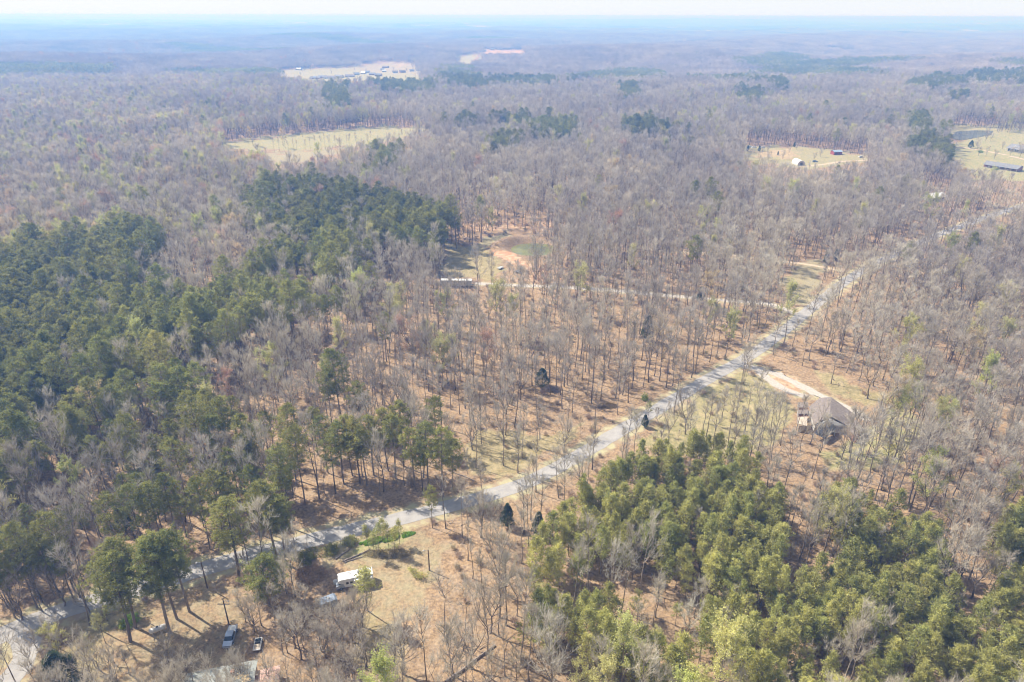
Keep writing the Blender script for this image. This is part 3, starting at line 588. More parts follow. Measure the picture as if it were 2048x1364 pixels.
for i, (px, py, H, k) in enumerate([(1085,735,8,2),(1404,572,8,1),(1656,503,7,0),(1676,496,7,1),(1298,628,12,0),(1486,558,6,0),(1015,1005,8,0),(1078,1022,8,0),(1322,880,6,0),(1292,828,5,1),(1520,290,6,0),(1590,284,5,1),(1497,290,6,1),(1557,302,4,0),(1945,280,8,2)]):
    top_put('cedar', cedarp, k, px, py, H, {0: 'dark round bushy evergreen alone in the open leafy wood', 1: 'narrow dark cedar in the wood right of the gravel drive', 2: 'left one of two dark cedars at the dirt track end', 3: 'right one of two dark cedars at the dirt track end',
        4: 'slim dark evergreen among bare trunks, left of the road', 6: 'dark green cedar right of the big pale bare tree by the road bend', 7: 'dark green cedar second to the right of the big pale bare tree', 14: 'dark cone shaped evergreen on the far lawn in front of the pond'}.get(i))
base_put('cedar', cedarp, 2, 128, 1375, 10, 'broad dark evergreen at the bottom left corner beside the side road', wid=1.1)
base_put('cedar', cedarp, 0, 252, 1062, 9, 'silvery green evergreen among bare trees above the road, far left', wid=1.0)
for i, (bx, by, H, pr, k, lb) in enumerate([
    (962,1074,17,wide,0,'big pale bare tree with a broad crown over the road bend'), (1047,1068,17,sparse,1,'bare tree standing right of the big pale bare tree at the road bend'), (1163,997,17,wide,1,'broad bare tree at the right verge below the curving road'),
    (1117,996,18,bare,7,'tall straight bare trunk on the right verge of the road'), (981,1266,18,wide,1,'large pale bare tree on the leaf covered slope below the pole'), (998,1272,17,bare,1,'slender bare tree just right of the large pale bare one on the slope'),
    (943,1338,17,wide,2,'large bare tree at the bottom edge beside the fallen logs'), (905,1351,15,sparse,0,'sparse dark bare tree with one long limb reaching left, bottom edge'), (806,1347,18,wide,0,'tall grey bare tree with a fan of upright branches near the bottom edge'),
    (760,1356,12,sparse,1,'small sparse bare tree at the bottom edge on the yard'), (1010,1190,14,wide,2,'pale bare tree at the left edge of the young pine stand'), (1942,1196,17,wide,1,'big white branched bare tree surrounded by young pines at the right'),
    (1735,797,18,wide,1,'big grey tree with heavy limbs beside the driveway above the house'), (1604,732,17,sparse,2,'bare tree at the driveway bend casting a long shadow'), (1662,768,14,sparse,1,'small bare tree on the leafy lawn above the driveway'),
    (1512,848,18,bare,3,'bare tree on the lawn left of the house, leaning slightly right'), (1540,868,17,bare,0,'bare tree on the lawn nearest the left corner of the house'), (1590,870,17,bare,5,'bare tree at the left wall of the house'),
    (1444,835,14,bare,4,'slim bare tree on the yellow lawn below the road'), (1470,845,15,bare,1,'second slim bare tree on the yellow lawn below the road'), (1371,868,18,wide,1,'bare tree at the left end of the yellow lawn'),
    (1406,860,13,bare,4,'thin bare tree between the lawn trees, below the road'), (1700,905,16,wide,2,'spreading bare tree in front of the brown roofed house'), (1620,888,17,sparse,0,'dark bare tree rising in front of the left side of the house'),
    (1640,905,15,bare,1,'slim bare tree before the middle of the brown roofed house'), (1682,918,14,wide,0,'low spreading bare tree right in front of the house porch'), (1600,902,16,bare,6,'straight bare tree in front of the left end of the house'), (1752,905,16,sparse,1,'bare tree behind the lawn right of the house'), (1860,880,17,springp,0,'yellow green leafing tree right of the brown roofed house'), (1815,850,16,springp,1,'paler leafing tree left of the brighter one beside the house'),
    (1900,312,15,wide,2,'dark bare tree on the far lawn between the two farm lanes'), (1040,800,15,wide,1,'pale bare tree in the middle of the open leafy wood'), (1245,790,17,sparse,0,'grey bare tree with brush pile beside it above the road'),
    (1190,838,16,sparse,2,'bare tree at the wood edge just above the road'), (1130,905,16,wide,0,'leaning bare tree on the grassy strip above the road'), (945,900,15,wide,2,'low spreading bare tree right of the pine clump above the road')]):
    base_put('spring' if pr is springp else 'bare', pr, k, bx, by, H, lb)
base_put('bare', wide, 1, 118, 1296, 10, 'low grey bare tree hanging over the mouth of the side road')
for i in range(92):      # the thicket round the houses at the bottom
    bx = rt.uniform(485, 735); by = rt.uniform(1235, 1480); H_ = rt.uniform(8, 13)
    if thick_ok(bx, by, H_): base_put('bare', [wide, sparse, bare][i % 3], i, bx, by, H_, wid=1.15)
for i in range(34):
    bx = rt.uniform(310, 520); by = rt.uniform(1335, 1470); H_ = rt.uniform(8, 12)
    if thick_ok(bx, by, H_): base_put('bare', [wide, sparse, wide][i % 3], i, bx, by, H_)
for i, (bx, by) in enumerate([(330,1420),(395,1440),(440,1450),(310,1390),(370,1400),(455,1420),(350,1375)]): base_put('bare', wide, i, bx, by, 9 + i % 3)
for i, (bx, by, H) in enumerate([(1085,1225,9),(1120,1190,8),(1240,1345,7),(1310,1310,8),(1275,1240,8),(1400,1330,8),(1470,1310,7),(1600,1345,7),(1625,1330,6),(1350,1250,7),(1190,1290,7),(1330,1370,8),(1560,1290,6)]):
    base_put('spring', springp, i, bx, by, H, wid=1.25)
spots_spring = [(880,668,16),(795,588,15),(1227,312,16),(1785,880,8),(2035,560,17),(1410,440,15),(1975,600,14),(1960,640,14),(830,445,17),(650,705,16),(128,405,17),(220,430,15),(358,440,16),(170,450,15),(290,398,15),(75,232,16),(262,200,16),(340,235,14),(410,228,14),(155,190,15),(430,215,14),(180,235,14),(630,282,14),(345,322,14),(398,352,14),(555,385,14),(490,395,15),(235,405,15),(1460,215,14),(1390,205,14),(1630,215,14),(1770,195,14),(970,195,14),(1105,215,13),(470,185,13),(25,240,14),(170,145,13),
    (100,1240,9),(165,1265,8),(190,1225,7),(240,810,17),(1850,760,17),(1800,770,15),(1690,1010,12),(1910,990,10),(1225,405,12),(1055,350,15),(1020,340,14),(1300,800,6),(890,575,14),(1940,395,14),(1990,330,13)]
for i, (px, py, H) in enumerate(spots_spring): top_put('spring', springp, i, px, py, H + (6 if py < 700 and H > 11 else 2))
for i, (px, py, H, k) in enumerate([(954,172,17,0),(460,428,17,1),(443,432,15,1),(15,310,16,0),(60,455,15,0),(80,290,15,0),(360,270,14,0),(415,235,14,1),(100,462,15,1),(25,375,16,0),(155,470,14,1),(440,255,14,0),(330,240,14,1),(565,255,14,1),(600,235,14,1),(1290,325,15,1),(1310,330,14,1),(1175,405,14,1),(1210,255,14,0),(1010,175,13,0),(500,250,14,1),(1400,350,14,1),(1925,330,14,1),(1990,220,13,0),(640,330,13,1),(135,320,14,0),(280,320,14,0),(40,100,13,0),(1225,262,13,0),(20,455,15,1),(215,352,14,0),(270,170,14,1)]):
    top_put('bud', redp, k, px, py, H + 6)
for i, (bx, by, H) in enumerate([(15,1215,15),(45,1240,16),(85,1222,14),(130,1212,15),(160,1195,16),(205,1190,14),(235,1178,15),(70,1190,17),(20,1180,15),(180,1225,11),(215,1240,9),(60,1330,8),(170,1310,9),(200,1340,9),(95,1345,8),(230,1330,8),(260,1350,9),(150,1370,10),(120,1330,7),(75,1300,8),(245,1390,11),(290,1400,10),(180,1410,10)]): base_put('bare', [bare, wide][i % 2], i, bx, by, H)
for i, (bx, by, H) in enumerate([(30,1235,18),(75,1215,19),(150,1205,17),(225,1210,15),(120,1195,20)]): base_put('pine', shade, i, bx, by, H, wid=1.1)
for i in range(30): base_put('bare', bare, i, 545 + i * 10.5 + rt.uniform(-4, 4), 303 - i * .62 + rt.uniform(-1.5, 1), rt.uniform(9, 16), wid=.8)      # the hedge row between the two pale fields
for i in range(26): base_put('bare', wide, i, rt.uniform(560, 860), rt.uniform(140, 163), rt.uniform(8, 12))
for i in range(14): base_put('bare', wide, i, rt.uniform(1490, 1735), rt.uniform(296, 326), rt.uniform(7, 12))
for i in range(12): base_put('bare', wide, i, rt.uniform(1905, 2045), rt.uniform(268, 318), rt.uniform(9, 14))
for i, (bx, by, H) in enumerate([(150,1183,24),(300,1133,25),(335,1122,24),(420,1098,23),(520,1068,22),(85,1205,24),(250,1150,24),(30,1222,23),(470,1080,20)]): base_put('pine', shade, i, bx, by, H, wid=.95)
for i, (px, py) in enumerate([(733,1046),(742,1058),(750,1040),(765,1033),(773,1043),(783,1048),(795,1036)]): top_put('slender', thinp, 0, px, py, 8.5 + .5 * (i % 3), None, lean=((i % 3 - 1) * .04, 0))

px_ = np.array([q['x'] for q in PLACED]); py_ = np.array([q['y'] for q in PLACED])
BLD = []                                    # footprints to keep clear: (x, y, radius)
for p, r_ in (((705,1160), 6), ((655,1200), 4), ((460,1272), 3.5), ((315,1262), 3), ((912,566), 12), ((1650,850), 15), ((1865,398), 11), ((1602,328), 6), ((1672,310), 9), ((1990,330), 18), ((2030,300), 12), ((748,298), 7), ((490,234), 9), ((1447,228), 9), ((1670,246), 8), ((516,1292), 5), ((415,1176), 2), ((458,1248), 2), ((859,1141), 2), ((1033,548), 5), ((1500,295), 12), ((845,160), 14)):
    w_ = P(*p); BLD.append((w_.x, w_.y, r_))
w_ = P(420, 1400); BLD.append((w_.x, w_.y, 14))
BLD = np.array(BLD)

# ------------------------------------------------------------------ the wood itself: jittered grid sorted into kinds by the outlines
def grid_pts(sp, y0, y1, seed, xpad=35):
    g = np.random.default_rng(seed); xs = np.arange(-.95 * y1 - 120, .95 * y1 + 120, sp); ys = np.arange(y0, y1, sp)
    A, B = np.meshgrid(xs, ys); A = A + g.uniform(-.46, .46, A.shape) * sp; B = B + g.uniform(-.46, .46, B.shape) * sp; A, B = A.ravel(), B.ravel()
    lim = .75 * (B * _cp + CAM_H * _sp) + xpad; k = np.abs(A) < lim; return A[k], B[k]
def clear_of(x, y, rb=5.0):
    k = np.ones(len(x), bool)
    nr = np.hypot(x, y) < 650; xn, yn = x[nr], y[nr]
    kk = dist_line(xn, yn, road_s) > 4.6
    for ln, w in track_s.values(): kk &= dist_line(xn, yn, ln) > w * .5 + 1.6
    kk &= np.hypot(xn - 12.5, (yn - 375) * 1.1) > 16.5
    k[nr] = kk
    for a, b, r_ in BLD: k &= np.hypot(x - a, y - b) > r_
    return k
def away(x, y, qx, qy, d):
    k = np.ones(len(x), bool)
    for a, b in zip(qx, qy):
        k &= (np.abs(x - a) > d) | (np.abs(y - b) > d)
    return k
Y1 = 1350.0
FIELDS = [p for p in NOTREE if min(v[1] for v in p) < 330 and max(v[0] for v in p) - min(v[0] for v in p) > 40]
road_px = np.stack(project(road_line[:, 0], road_line[:, 1], hgt(road_line[:, 0], road_line[:, 1]))[:2], -1)[::2]; road_px = road_px[~np.isnan(road_px[:, 0])]
track_px = [np.stack(project(l[:, 0], l[:, 1], hgt(l[:, 0], l[:, 1]))[:2], -1)[::2] for k_, (l, w) in track_lines.items() if k_ in ('driveway', 'gravel_drive')]
OPENVIEW = [([(1590,800),(1640,785),(1740,800),(1740,860),(1640,880),(1590,870)], .25), ([(872,540),(955,540),(955,585),(872,585)], .3), ([(985,470),(1100,470),(1100,540),(985,540)], .38), ([(1560,520),(1650,520),(1640,610),(1560,610)], .3), ([(1840,372),(1895,372),(1895,405),(1840,405)], .3), ([(1915,290),(2060,262),(2060,350),(1960,350)], .06), ([(1490,294),(1740,305),(1740,330),(1600,336),(1490,325)], .2), ([(440,286),(600,266),(760,254),(868,260),(740,290),(600,300)], .1), ([(535,309),(640,299),(690,305),(600,326),(540,322)], .25)]
def in_field(x, y, h, hs=(0, 7, 14, 19)):
    r = np.zeros(len(x), bool)
    for z in hs: q = project(x, y, h + z); r |= inany(q[0], q[1], FIELDS)
    return r
def view_keep(x, y, h, base):
    """thin the trees that stand before the road, the house, the trailer and the pond"""
    k = base.copy()
    for z in (8, 14, 20):
        qx, qy, _ = project(x, y, h + z)
        dr_ = dist_line(qx, (qy) * 1.6, road_px * [1, 1.6]); k = np.where((dr_ < 20) & (qx > 880), np.minimum(k, np.where(qx > 1580, .38, .6)), k)
        for tp_ in track_px: k = np.where(dist_line(qx, qy * 1.6, tp_ * [1, 1.6]) < 10, np.minimum(k, .32), k)
        for poly, p_ in OPENVIEW: k = np.where(inpoly(qx, qy, poly), np.minimum(k, p_), k)
    return k
gx_, gy_ = grid_pts(5.6, 55, Y1, 11); k = clear_of(gx_, gy_); gx_, gy_ = gx_[k], gy_[k]
gh = hgt(gx_, gy_); bx_, by_, bz_ = project(gx_, gy_, gh); cx_, cyy, _z = project(gx_, gy_, gh + 14.5)
u = rng.uniform(0, 1, len(gx_)); u2 = rng.uniform(0, 1, len(gx_))
wv = np.clip(250 / np.hypot(gx_, gy_), .25, 1.6); wx = cx_ + wv * (24 * np.sin(gx_ / 13 + gy_ / 17) + rng.normal(0, 12, len(gx_))); wy = cyy + wv * (12 * np.sin(gx_ / 11 - gy_ / 14) + 9 * np.sin(gx_ / 29 + 1) + rng.normal(0, 6, len(gx_)))
notree = inany(bx_, by_, NOTREE) | in_field(gx_, gy_, gh); pine_ = inany(wx, wy, PINE) & (u2 < .89); mixed_ = inany(wx, wy, MIXED) & (u2 < .38)
yz = project(gx_, gy_, gh + 9)
young_ = inany(yz[0], yz[1], YOUNG); ygap = inany(yz[0], yz[1], YOUNGGAP)
keep = np.full(len(gx_), .93)
for poly, p_ in THIN: keep = np.where(inpoly(bx_, by_, poly), p_, keep)
keep = view_keep(gx_, gy_, gh, keep)
keep = np.where(pine_, .97, keep)
alive = ~notree & (u < keep) & away(gx_, gy_, px_, py_, 2.7)
isp = alive & (pine_ | mixed_) & ~(young_ & ~ygap)
isb = alive & ~isp & ~(young_ & ~ygap)
leftfar = (cx_ < 760) & (cyy > 120) & (cyy < 500); h_ = rng.uniform(0, 1, len(gx_))
pspring = np.where(leftfar, .11, .022) + np.where((cx_ > 1350) & (cyy > 180) & (cyy < 260), .04, 0) + np.where((cx_ > 1060) & (cx_ < 1500) & (cyy > 1150), .13, 0)
pbud = np.where(leftfar, .06, .010)
iss = isb & (h_ < pspring); isr = isb & ~iss & (h_ < pspring + pbud); isb &= ~iss & ~isr
strayp = isb & (h_ > .994) & (gy_ < 900); isp |= strayp; isb &= ~strayp
yx, yy = grid_pts(2.95, 60, 330, 12, 20); k = clear_of(yx, yy); yx, yy = yx[k], yy[k]
q = project(yx, yy, hgt(yx, yy) + 9); uy = rng.uniform(0, 1, len(yx))
ky = inany(q[0], q[1], YOUNG) & ~inany(q[0], q[1], YOUNGGAP) & (uy < .92) & away(yx, yy, px_, py_, 1.6)
yx, yy = yx[ky], yy[ky]
# a belt of young pines runs on beyond the right-hand and lower edge of the picture
def mk(kind, x, y, protos, smin, smax, g):
    n = len(x); d = dict(kind=np.array([kind] * n), x=x, y=y, pi=g.integers(0, len(protos), n), s=g.uniform(smin, smax, n), rot=g.uniform(0, 6.28, n)); return d
g5 = np.random.default_rng(5)
FOREST = {'pine': (shade, mk('pine', gx_[isp], gy_[isp], shade, .85, 1.16, g5)), 'bare': (bare, mk('bare', gx_[isb], gy_[isb], bare, .80, 1.30, g5)),
          'young': (young, mk('young', yx, yy, young, .6, 1.22, g5)), 'spring': (springp, mk('spring', gx_[iss], gy_[iss], springp, .95, 1.35, g5)), 'bud': (redp, mk('bud', gx_[isr], gy_[isr], redp, 1.0, 1.4, g5))}
_d = FOREST['bare'][1]; _full = (_d['y'] > 330) | (_d['x'] > 90); _d['w'] = np.where(_full, 1.10, .88)
FOREST['bud'][1]['pi'] = (g5.uniform(0, 1, isr.sum()) < .62).astype(int)
KIND = {'pine': ('pine_tree', 'pine tree'), 'bare': ('bare_tree', 'bare tree'), 'young': ('young_pine_tree', 'young pine'), 'spring': ('leafing_tree', 'leafing tree'), 'bud': ('budding_tree', 'budding tree'), 'cedar': ('cedar_tree', 'cedar tree'), 'slender': ('slender_pine_tree', 'slender pine')}
LIMIT = {'pine': 296, 'bare': 297, 'young': 296, 'spring': 200, 'bud': 120, 'cedar': 50, 'slender': 20}
SINGLE, MASS = [], {k: [] for k in KIND}
for kind in KIND:
    al = [dict(q) for q in PLACED if q['kind'] == kind]; n_own = len(al)
    if kind in FOREST:
        pr, d = FOREST[kind]
        al += [dict(kind=kind, proto=pr[d['pi'][i]], x=d['x'][i], y=d['y'][i], s=d['s'][i] * (d['w'][i] if 'w' in d else 1), zs=d['s'][i], rot=d['rot'][i], label=None, lean=None, group=None) for i in range(len(d['x']))]
    z0 = hgt([q['x'] for q in al], [q['y'] for q in al])
    cxx, cyz, dz = project([q['x'] for q in al], [q['y'] for q in al], z0 + np.array([q['proto'].H * q['zs'] * .7 for q in al]))
    for i, q in enumerate(al): q['z'] = z0[i]; q['px'], q['py'], q['dz'] = float(cxx[i]), float(cyz[i]), float(dz[i])
    inframe = [i for i in range(len(al)) if -8 < al[i]['px'] < 2056 and -5 < al[i]['py'] < 1374]
    inframe.sort(key=lambda i: -al[i]['proto'].r * al[i]['s'] / al[i]['dz'] - (9 if i < n_own and al[i]['label'] else 0))
    pick = set(inframe[:LIMIT[kind]])
    for i, q in enumerate(al): (SINGLE if i in pick else MASS[kind]).append(q)
print('trees', {k: (sum(1 for q in SINGLE if q['kind'] == k), len(MASS[k])) for k in KIND})

def tree_obj(q):
    """an Empty at the foot with trunk and crown under it"""
    nm, cat = KIND[q['kind']]; pr = q['proto']
    e = thing(nm, None, cat, (q['x'], q['y'], q['z'] - .08), q['rot'])
    e.scale = (q['s'], q['s'], q['zs'])
    if q['lean']:
        e.rotation_euler = (Matrix.Rotation(q['lean'][0], 3, 'Y') @ Matrix.Rotation(q['lean'][1], 3, 'X') @ Matrix.Rotation(q['rot'], 3, 'Z')).to_euler()
    mesh_obj('trunk', pr.trunk, e); c = mesh_obj('crown', pr.crown, e)
    if pr.leaf: mesh_obj('leaves', pr.leaf, c)
    q['obj'] = e
for q in SINGLE: tree_obj(q)

# ------------------------------------------------------------------ the masses: one object each, its copies set on points
def lib(name, meshes):
    c = bpy.data.collections.new(name)
    for i, me in enumerate(meshes): c.objects.link(bpy.data.objects.new(f'{name}_{i:02d}', me))
    return c
def mass(name, label, coll, x, y, z, idx, rot, scale, cat=None):
    n = len(x); me = bpy.data.meshes.new(name); me.vertices.add(n)
    me.vertices.foreach_set('co', np.stack([x, y, z], -1).astype(np.float32).ravel())
    a = me.attributes.new('pick', 'INT', 'POINT'); a.data.foreach_set('value', np.asarray(idx, np.int32))
    a = me.attributes.new('spin', 'FLOAT_VECTOR', 'POINT'); a.data.foreach_set('vector', np.stack([np.zeros(n), np.zeros(n), rot], -1).astype(np.float32).ravel())
    a = me.attributes.new('size', 'FLOAT_VECTOR', 'POINT'); a.data.foreach_set('vector', np.asarray(scale, np.float32).reshape(n, 3).ravel())
    me.update(); o = mesh_obj(name, me); tag(o, label, cat, None, 'stuff')
    ng = bpy.data.node_groups.new(name, 'GeometryNodeTree')
    ng.interface.new_socket('Geometry', in_out='INPUT', socket_type='NodeSocketGeometry'); ng.interface.new_socket('Geometry', in_out='OUTPUT', socket_type='NodeSocketGeometry')
    gi, go = ng.nodes.new('NodeGroupInput'), ng.nodes.new('NodeGroupOutput')
    ci = ng.nodes.new('GeometryNodeCollectionInfo'); ci.inputs['Collection'].default_value = coll; ci.inputs['Separate Children'].default_value = True; ci.inputs['Reset Children'].default_value = True
    ip = ng.nodes.new('GeometryNodeInstanceOnPoints'); ip.inputs['Pick Instance'].default_value = True
    def na(nm, t):
        q = ng.nodes.new('GeometryNodeInputNamedAttribute'); q.data_type = t; q.inputs['Name'].default_value = nm; return q.outputs['Attribute']
    ng.links.new(gi.outputs[0], ip.inputs['Points']); ng.links.new(ci.outputs[0], ip.inputs['Instance']); ng.links.new(na('pick', 'INT'), ip.inputs['Instance Index'])
    er = ng.nodes.new('FunctionNodeEulerToRotation'); ng.links.new(na('spin', 'FLOAT_VECTOR'), er.inputs[0]); ng.links.new(er.outputs[0], ip.inputs['Rotation'])
    ng.links.new(na('size', 'FLOAT_VECTOR'), ip.inputs['Scale']); ng.links.new(ip.outputs[0], go.inputs[0])
    md = o.modifiers.new('copies', 'NODES'); md.node_group = ng; return o
MASSNAME = {'pine': ('pine_woods', 'dark green mass of pine wood beyond the nearest pines'), 'bare': ('bare_woods', 'grey brown leafless woodland filling the land to the distance'), 'young': ('young_pine_woods', 'closely planted yellow green young pine stand'),
            'spring': ('leafing_woods', 'scattered pale yellow green leafing trees far across the wood'), 'bud': ('budding_woods', 'scattered rusty and ochre budding trees far across the wood')}
for kind, (nm, lb) in MASSNAME.items():
    ql = MASS[kind]
    if not ql: continue
    protos = list({id(q['proto']): q['proto'] for q in ql}.values()); ix = {id(p): i for i, p in enumerate(protos)}
    mass(nm, lb, lib('lib_' + nm, [p.full for p in protos]), np.array([q['x'] for q in ql]), np.array([q['y'] for q in ql]), np.array([q['z'] for q in ql]) - .08,
         [ix[id(q['proto'])] for q in ql], np.array([q['rot'] for q in ql]), [(q['s'], q['s'], q['zs']) for q in ql])

# undergrowth: saplings and brush on the forest floor
def brush(seed):
    g = np.random.default_rng(seed); p = Parts(); n = 260
    a = g.uniform(0, 6.28, n); r_ = g.uniform(0, 1, n) ** .5 * 1.0; c = np.stack([np.cos(a) * r_ * .5, np.sin(a) * r_ * .5, g.uniform(0, 1.0, n)], -1)
    d = unit(np.stack([np.cos(a) * r_, np.sin(a) * r_, np.full(n, .9)], -1) + g.normal(size=(n, 3)) * .35)
    p.add(blades(c, d, g.uniform(.5, 1.4, n), np.full(n, .045), g)); return big_mesh('brush', *p.get(), [BRUSH])
def sticks(seed):
    g = np.random.default_rng(seed); p = Parts()
    for i in range(14):
        a, b = g.uniform(-2.2, 2.2, 2); th = g.uniform(0, 6.28); l = g.uniform(.5, 2.2) * (2 if i < 2 else 1); q = np.array([a, b, .06]); e = q + [math.cos(th) * l, math.sin(th) * l, g.uniform(0, .35)]
        p.add(tri_tube([q, (q + e) / 2 + g.normal(size=3) * .06, e], [.05 if i > 1 else .10, .035, .015], 3))
    return big_mesh('sticks', *p.get(), [LOGW])
LOGW = tree_mat('dead_wood', [(.30, .25, .20), (.44, .39, .33), (.20, .16, .13)], .5, .3)
def sapling(seed, H=7):
    (tv, tf), (cv, cf), _ = bare_tree(seed, H=H, r=1.5, base=.3, nl=9, ns=4, nt=16, tl=.8, trunk_r=.06, tw=.04, sides=3)
    return big_mesh('sapling', np.concatenate([tv, cv]), np.concatenate([tf, cf + len(tv)]), [BARK, TWIG], np.concatenate([np.zeros(len(tf)), np.ones(len(cf))]))
bxx, byy = grid_pts(4.1, 60, 520, 21, 20); k = clear_of(bxx, byy); bxx, byy = bxx[k], byy[k]
q0 = project(bxx, byy, hgt(bxx, byy)); ub = rng.uniform(0, 1, len(bxx)); opn = inany(q0[0], q0[1], [t[0] for t in THIN])
kb = ~inany(q0[0], q0[1], NOTREE) & (ub < np.where(opn, .42, .75)); bxx, byy = bxx[kb], byy[kb]; n = len(bxx)
ii = rng.integers(0, 8, n); sc_ = rng.uniform(.5, 1.35, n)
mass('undergrowth', 'brown brush and bare saplings on the leaf covered forest floor', lib('lib_undergrowth', [brush(1), brush(2), brush(3), brush(4), sapling(5), sapling(6, 9), sticks(7), sticks(8)]), bxx, byy, hgt(bxx, byy) - .03, ii, rng.uniform(0, 6.28, n), np.stack([sc_] * 3, -1))

# far woods: patches of many small simple trees, then a lumpy canopy sheet to the horizon
def patch(seed, size, n, kindmix, mats):
    g = np.random.default_rng(seed); p = Parts(); mi = []
    for i in range(n):
        c = np.array([*(g.uniform(-.5, .5, 2) * size), 0]); h = g.uniform(13, 21); kd = g.random()
        tv, tf = tri_tube([c, c + [0, 0, h * .8]], [.22, .08], 3); p.add((tv, tf)); mi.append(np.zeros(len(tf)))
        isn = kd < kindmix; m = 110 if isn else 120; r_ = g.uniform(2.6, 4.2)
        th = g.uniform(0, 6.28, m); uu = g.uniform(-1, 1, m); rr = g.uniform(.3, 1, m) ** .5
        cc = c + np.stack([np.cos(th) * np.sqrt(1 - uu ** 2) * r_ * rr, np.sin(th) * np.sqrt(1 - uu ** 2) * r_ * rr, h * .68 + uu * h * .3 * rr], -1)
        d = unit((cc - c - [0, 0, h * .45]) * [1, 1, .6] + g.normal(size=(m, 3)) * 1.1)
        b = blades(cc, d, g.uniform(1.2, 2.4, m), np.full(m, .9 if isn else .30), g); p.add(b); mi.append(np.full(m, 2 if isn else 1))
    V, Fc = p.get(); return big_mesh('wood_patch', V, Fc, mats, np.concatenate(mi))
PT = lib('lib_far', [patch(1, 52, 62, 0, [BARK, FARWOOD, NEEDLE]), patch(2, 52, 60, .04, [BARK, FARWOOD, NEEDLE]), patch(3, 52, 60, 0, [BARK, FARWOOD, NEEDLE]), patch(4, 52, 60, .07, [BARK, FARWOOD, SPRING]), patch(5, 52, 62, 1.0, [BARK, FARWOOD, NEEDLE]), patch(6, 52, 62, .85, [BARK, FARWOOD, NEEDLE]), patch(7, 52, 60, .06, [BARK, FARWOOD, BUDRED])])
fx, fy = grid_pts(44, Y1 + 22, 6800, 31, 150)
fh = hgt(fx, fy); qb = project(fx, fy, fh); qc = project(fx, fy, fh + 15)
k = ~inany(qb[0], qb[1], NOTREE) & ~in_field(fx, fy, fh, (0, 9, 16)); fx, fy, fh = fx[k], fy[k], fh[k]; cc_ = (qc[0][k], qc[1][k])
pn = inany(cc_[0], cc_[1], PINE); nzp = np.sin(fx / 330 + 2 * np.sin(fy / 510)) * np.sin(fy / 290 + fx / 700); pn |= (nzp > .86)
clr = np.sin(fx / 240 + 1.7 * np.sin(fy / 410) + 1) * np.sin(fy / 370 - fx / 600 + 2) > .93; clr &= (fy > 2400)
fx, fy, fh, pn = fx[~clr], fy[~clr], fh[~clr], pn[~clr]; n = len(fx); uf = rng.uniform(0, 1, n)
lf = (fx < -.05 * fy) & (fy < 3500)
idx = np.where(pn, np.where(uf < .6, 4, 5), np.where(lf & (uf < .35), np.where(uf < .2, 3, 6), np.where(uf < .55, 0, np.where(uf < .85, 2, 1))))
s_ = rng.uniform(.9, 1.1, n)
mass('distant_woods', 'blue hazy unbroken woodland in the far distance', PT, fx, fy, fh - .3, idx, rng.integers(0, 4, n) * math.pi / 2 + rng.uniform(-.2, .2, n), np.stack([s_ * 1.12, s_ * 1.12, s_], -1))
ay = [6700.0]
while ay[-1] < 38000: ay.append(ay[-1] * 1.009)
ay = np.array(ay); ax = np.linspace(-.9, .9, 520)
AX = ax[None] * (ay[:, None] + 200); AY = np.repeat(ay[:, None], len(ax), 1)
g = np.random.default_rng(9); nz = g.normal(size=AX.shape) * 2.2
AZ = hgt(AX, AY) + 14 + nz; AZ[0] -= 16; AZ[:, 0] -= 40; AZ[:, -1] -= 40
i0 = (np.arange(len(ay) - 1)[:, None] * len(ax) + np.arange(len(ax) - 1)[None]).ravel(); W_ = len(ax)
CAN = noisy('distant_canopy_with_shade', (.085, .095, .085), (.175, .16, .145), .004, .95, 5, spec=.05, stretch=(1, .35, 1))  # tones darkened for the shade between crowns that the plain sheet lacks
_n = N(CAN, 'ShaderNodeTexNoise'); _n.inputs['Scale'].default_value = .0016; _n.inputs['Detail'].default_value = 5; _t = N(CAN, 'ShaderNodeTexCoord'); _mp = N(CAN, 'ShaderNodeMapping'); _mp.inputs['Scale'].default_value = (1, .55, 1)
L(CAN, _t.outputs['Object'], _mp.inputs[0]); L(CAN, _mp.outputs[0], _n.inputs['Vector']); _r = N(CAN, 'ShaderNodeMapRange'); _r.inputs[1].default_value = .655; _r.inputs[2].default_value = .68; L(CAN, _n.outputs[0], _r.inputs[0])      # far fields between the woods
_x = N(CAN, 'ShaderNodeMix', data_type='RGBA'); _b = CAN.node_tree.nodes['Principled BSDF']; L(CAN, _r.outputs[0], _x.inputs[0]); L(CAN, _b.inputs['Base Color'].links[0].from_socket, _x.inputs[6]); _x.inputs[7].default_value = (.40, .38, .26, 1); L(CAN, _x.outputs[2], _b.inputs['Base Color'])
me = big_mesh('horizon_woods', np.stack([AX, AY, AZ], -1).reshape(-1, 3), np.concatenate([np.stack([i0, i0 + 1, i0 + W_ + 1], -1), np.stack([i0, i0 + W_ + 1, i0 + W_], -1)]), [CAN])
tag(mesh_obj('horizon_woods', me), 'pale blue woodland fading into haze under the horizon', None, None, 'stuff')

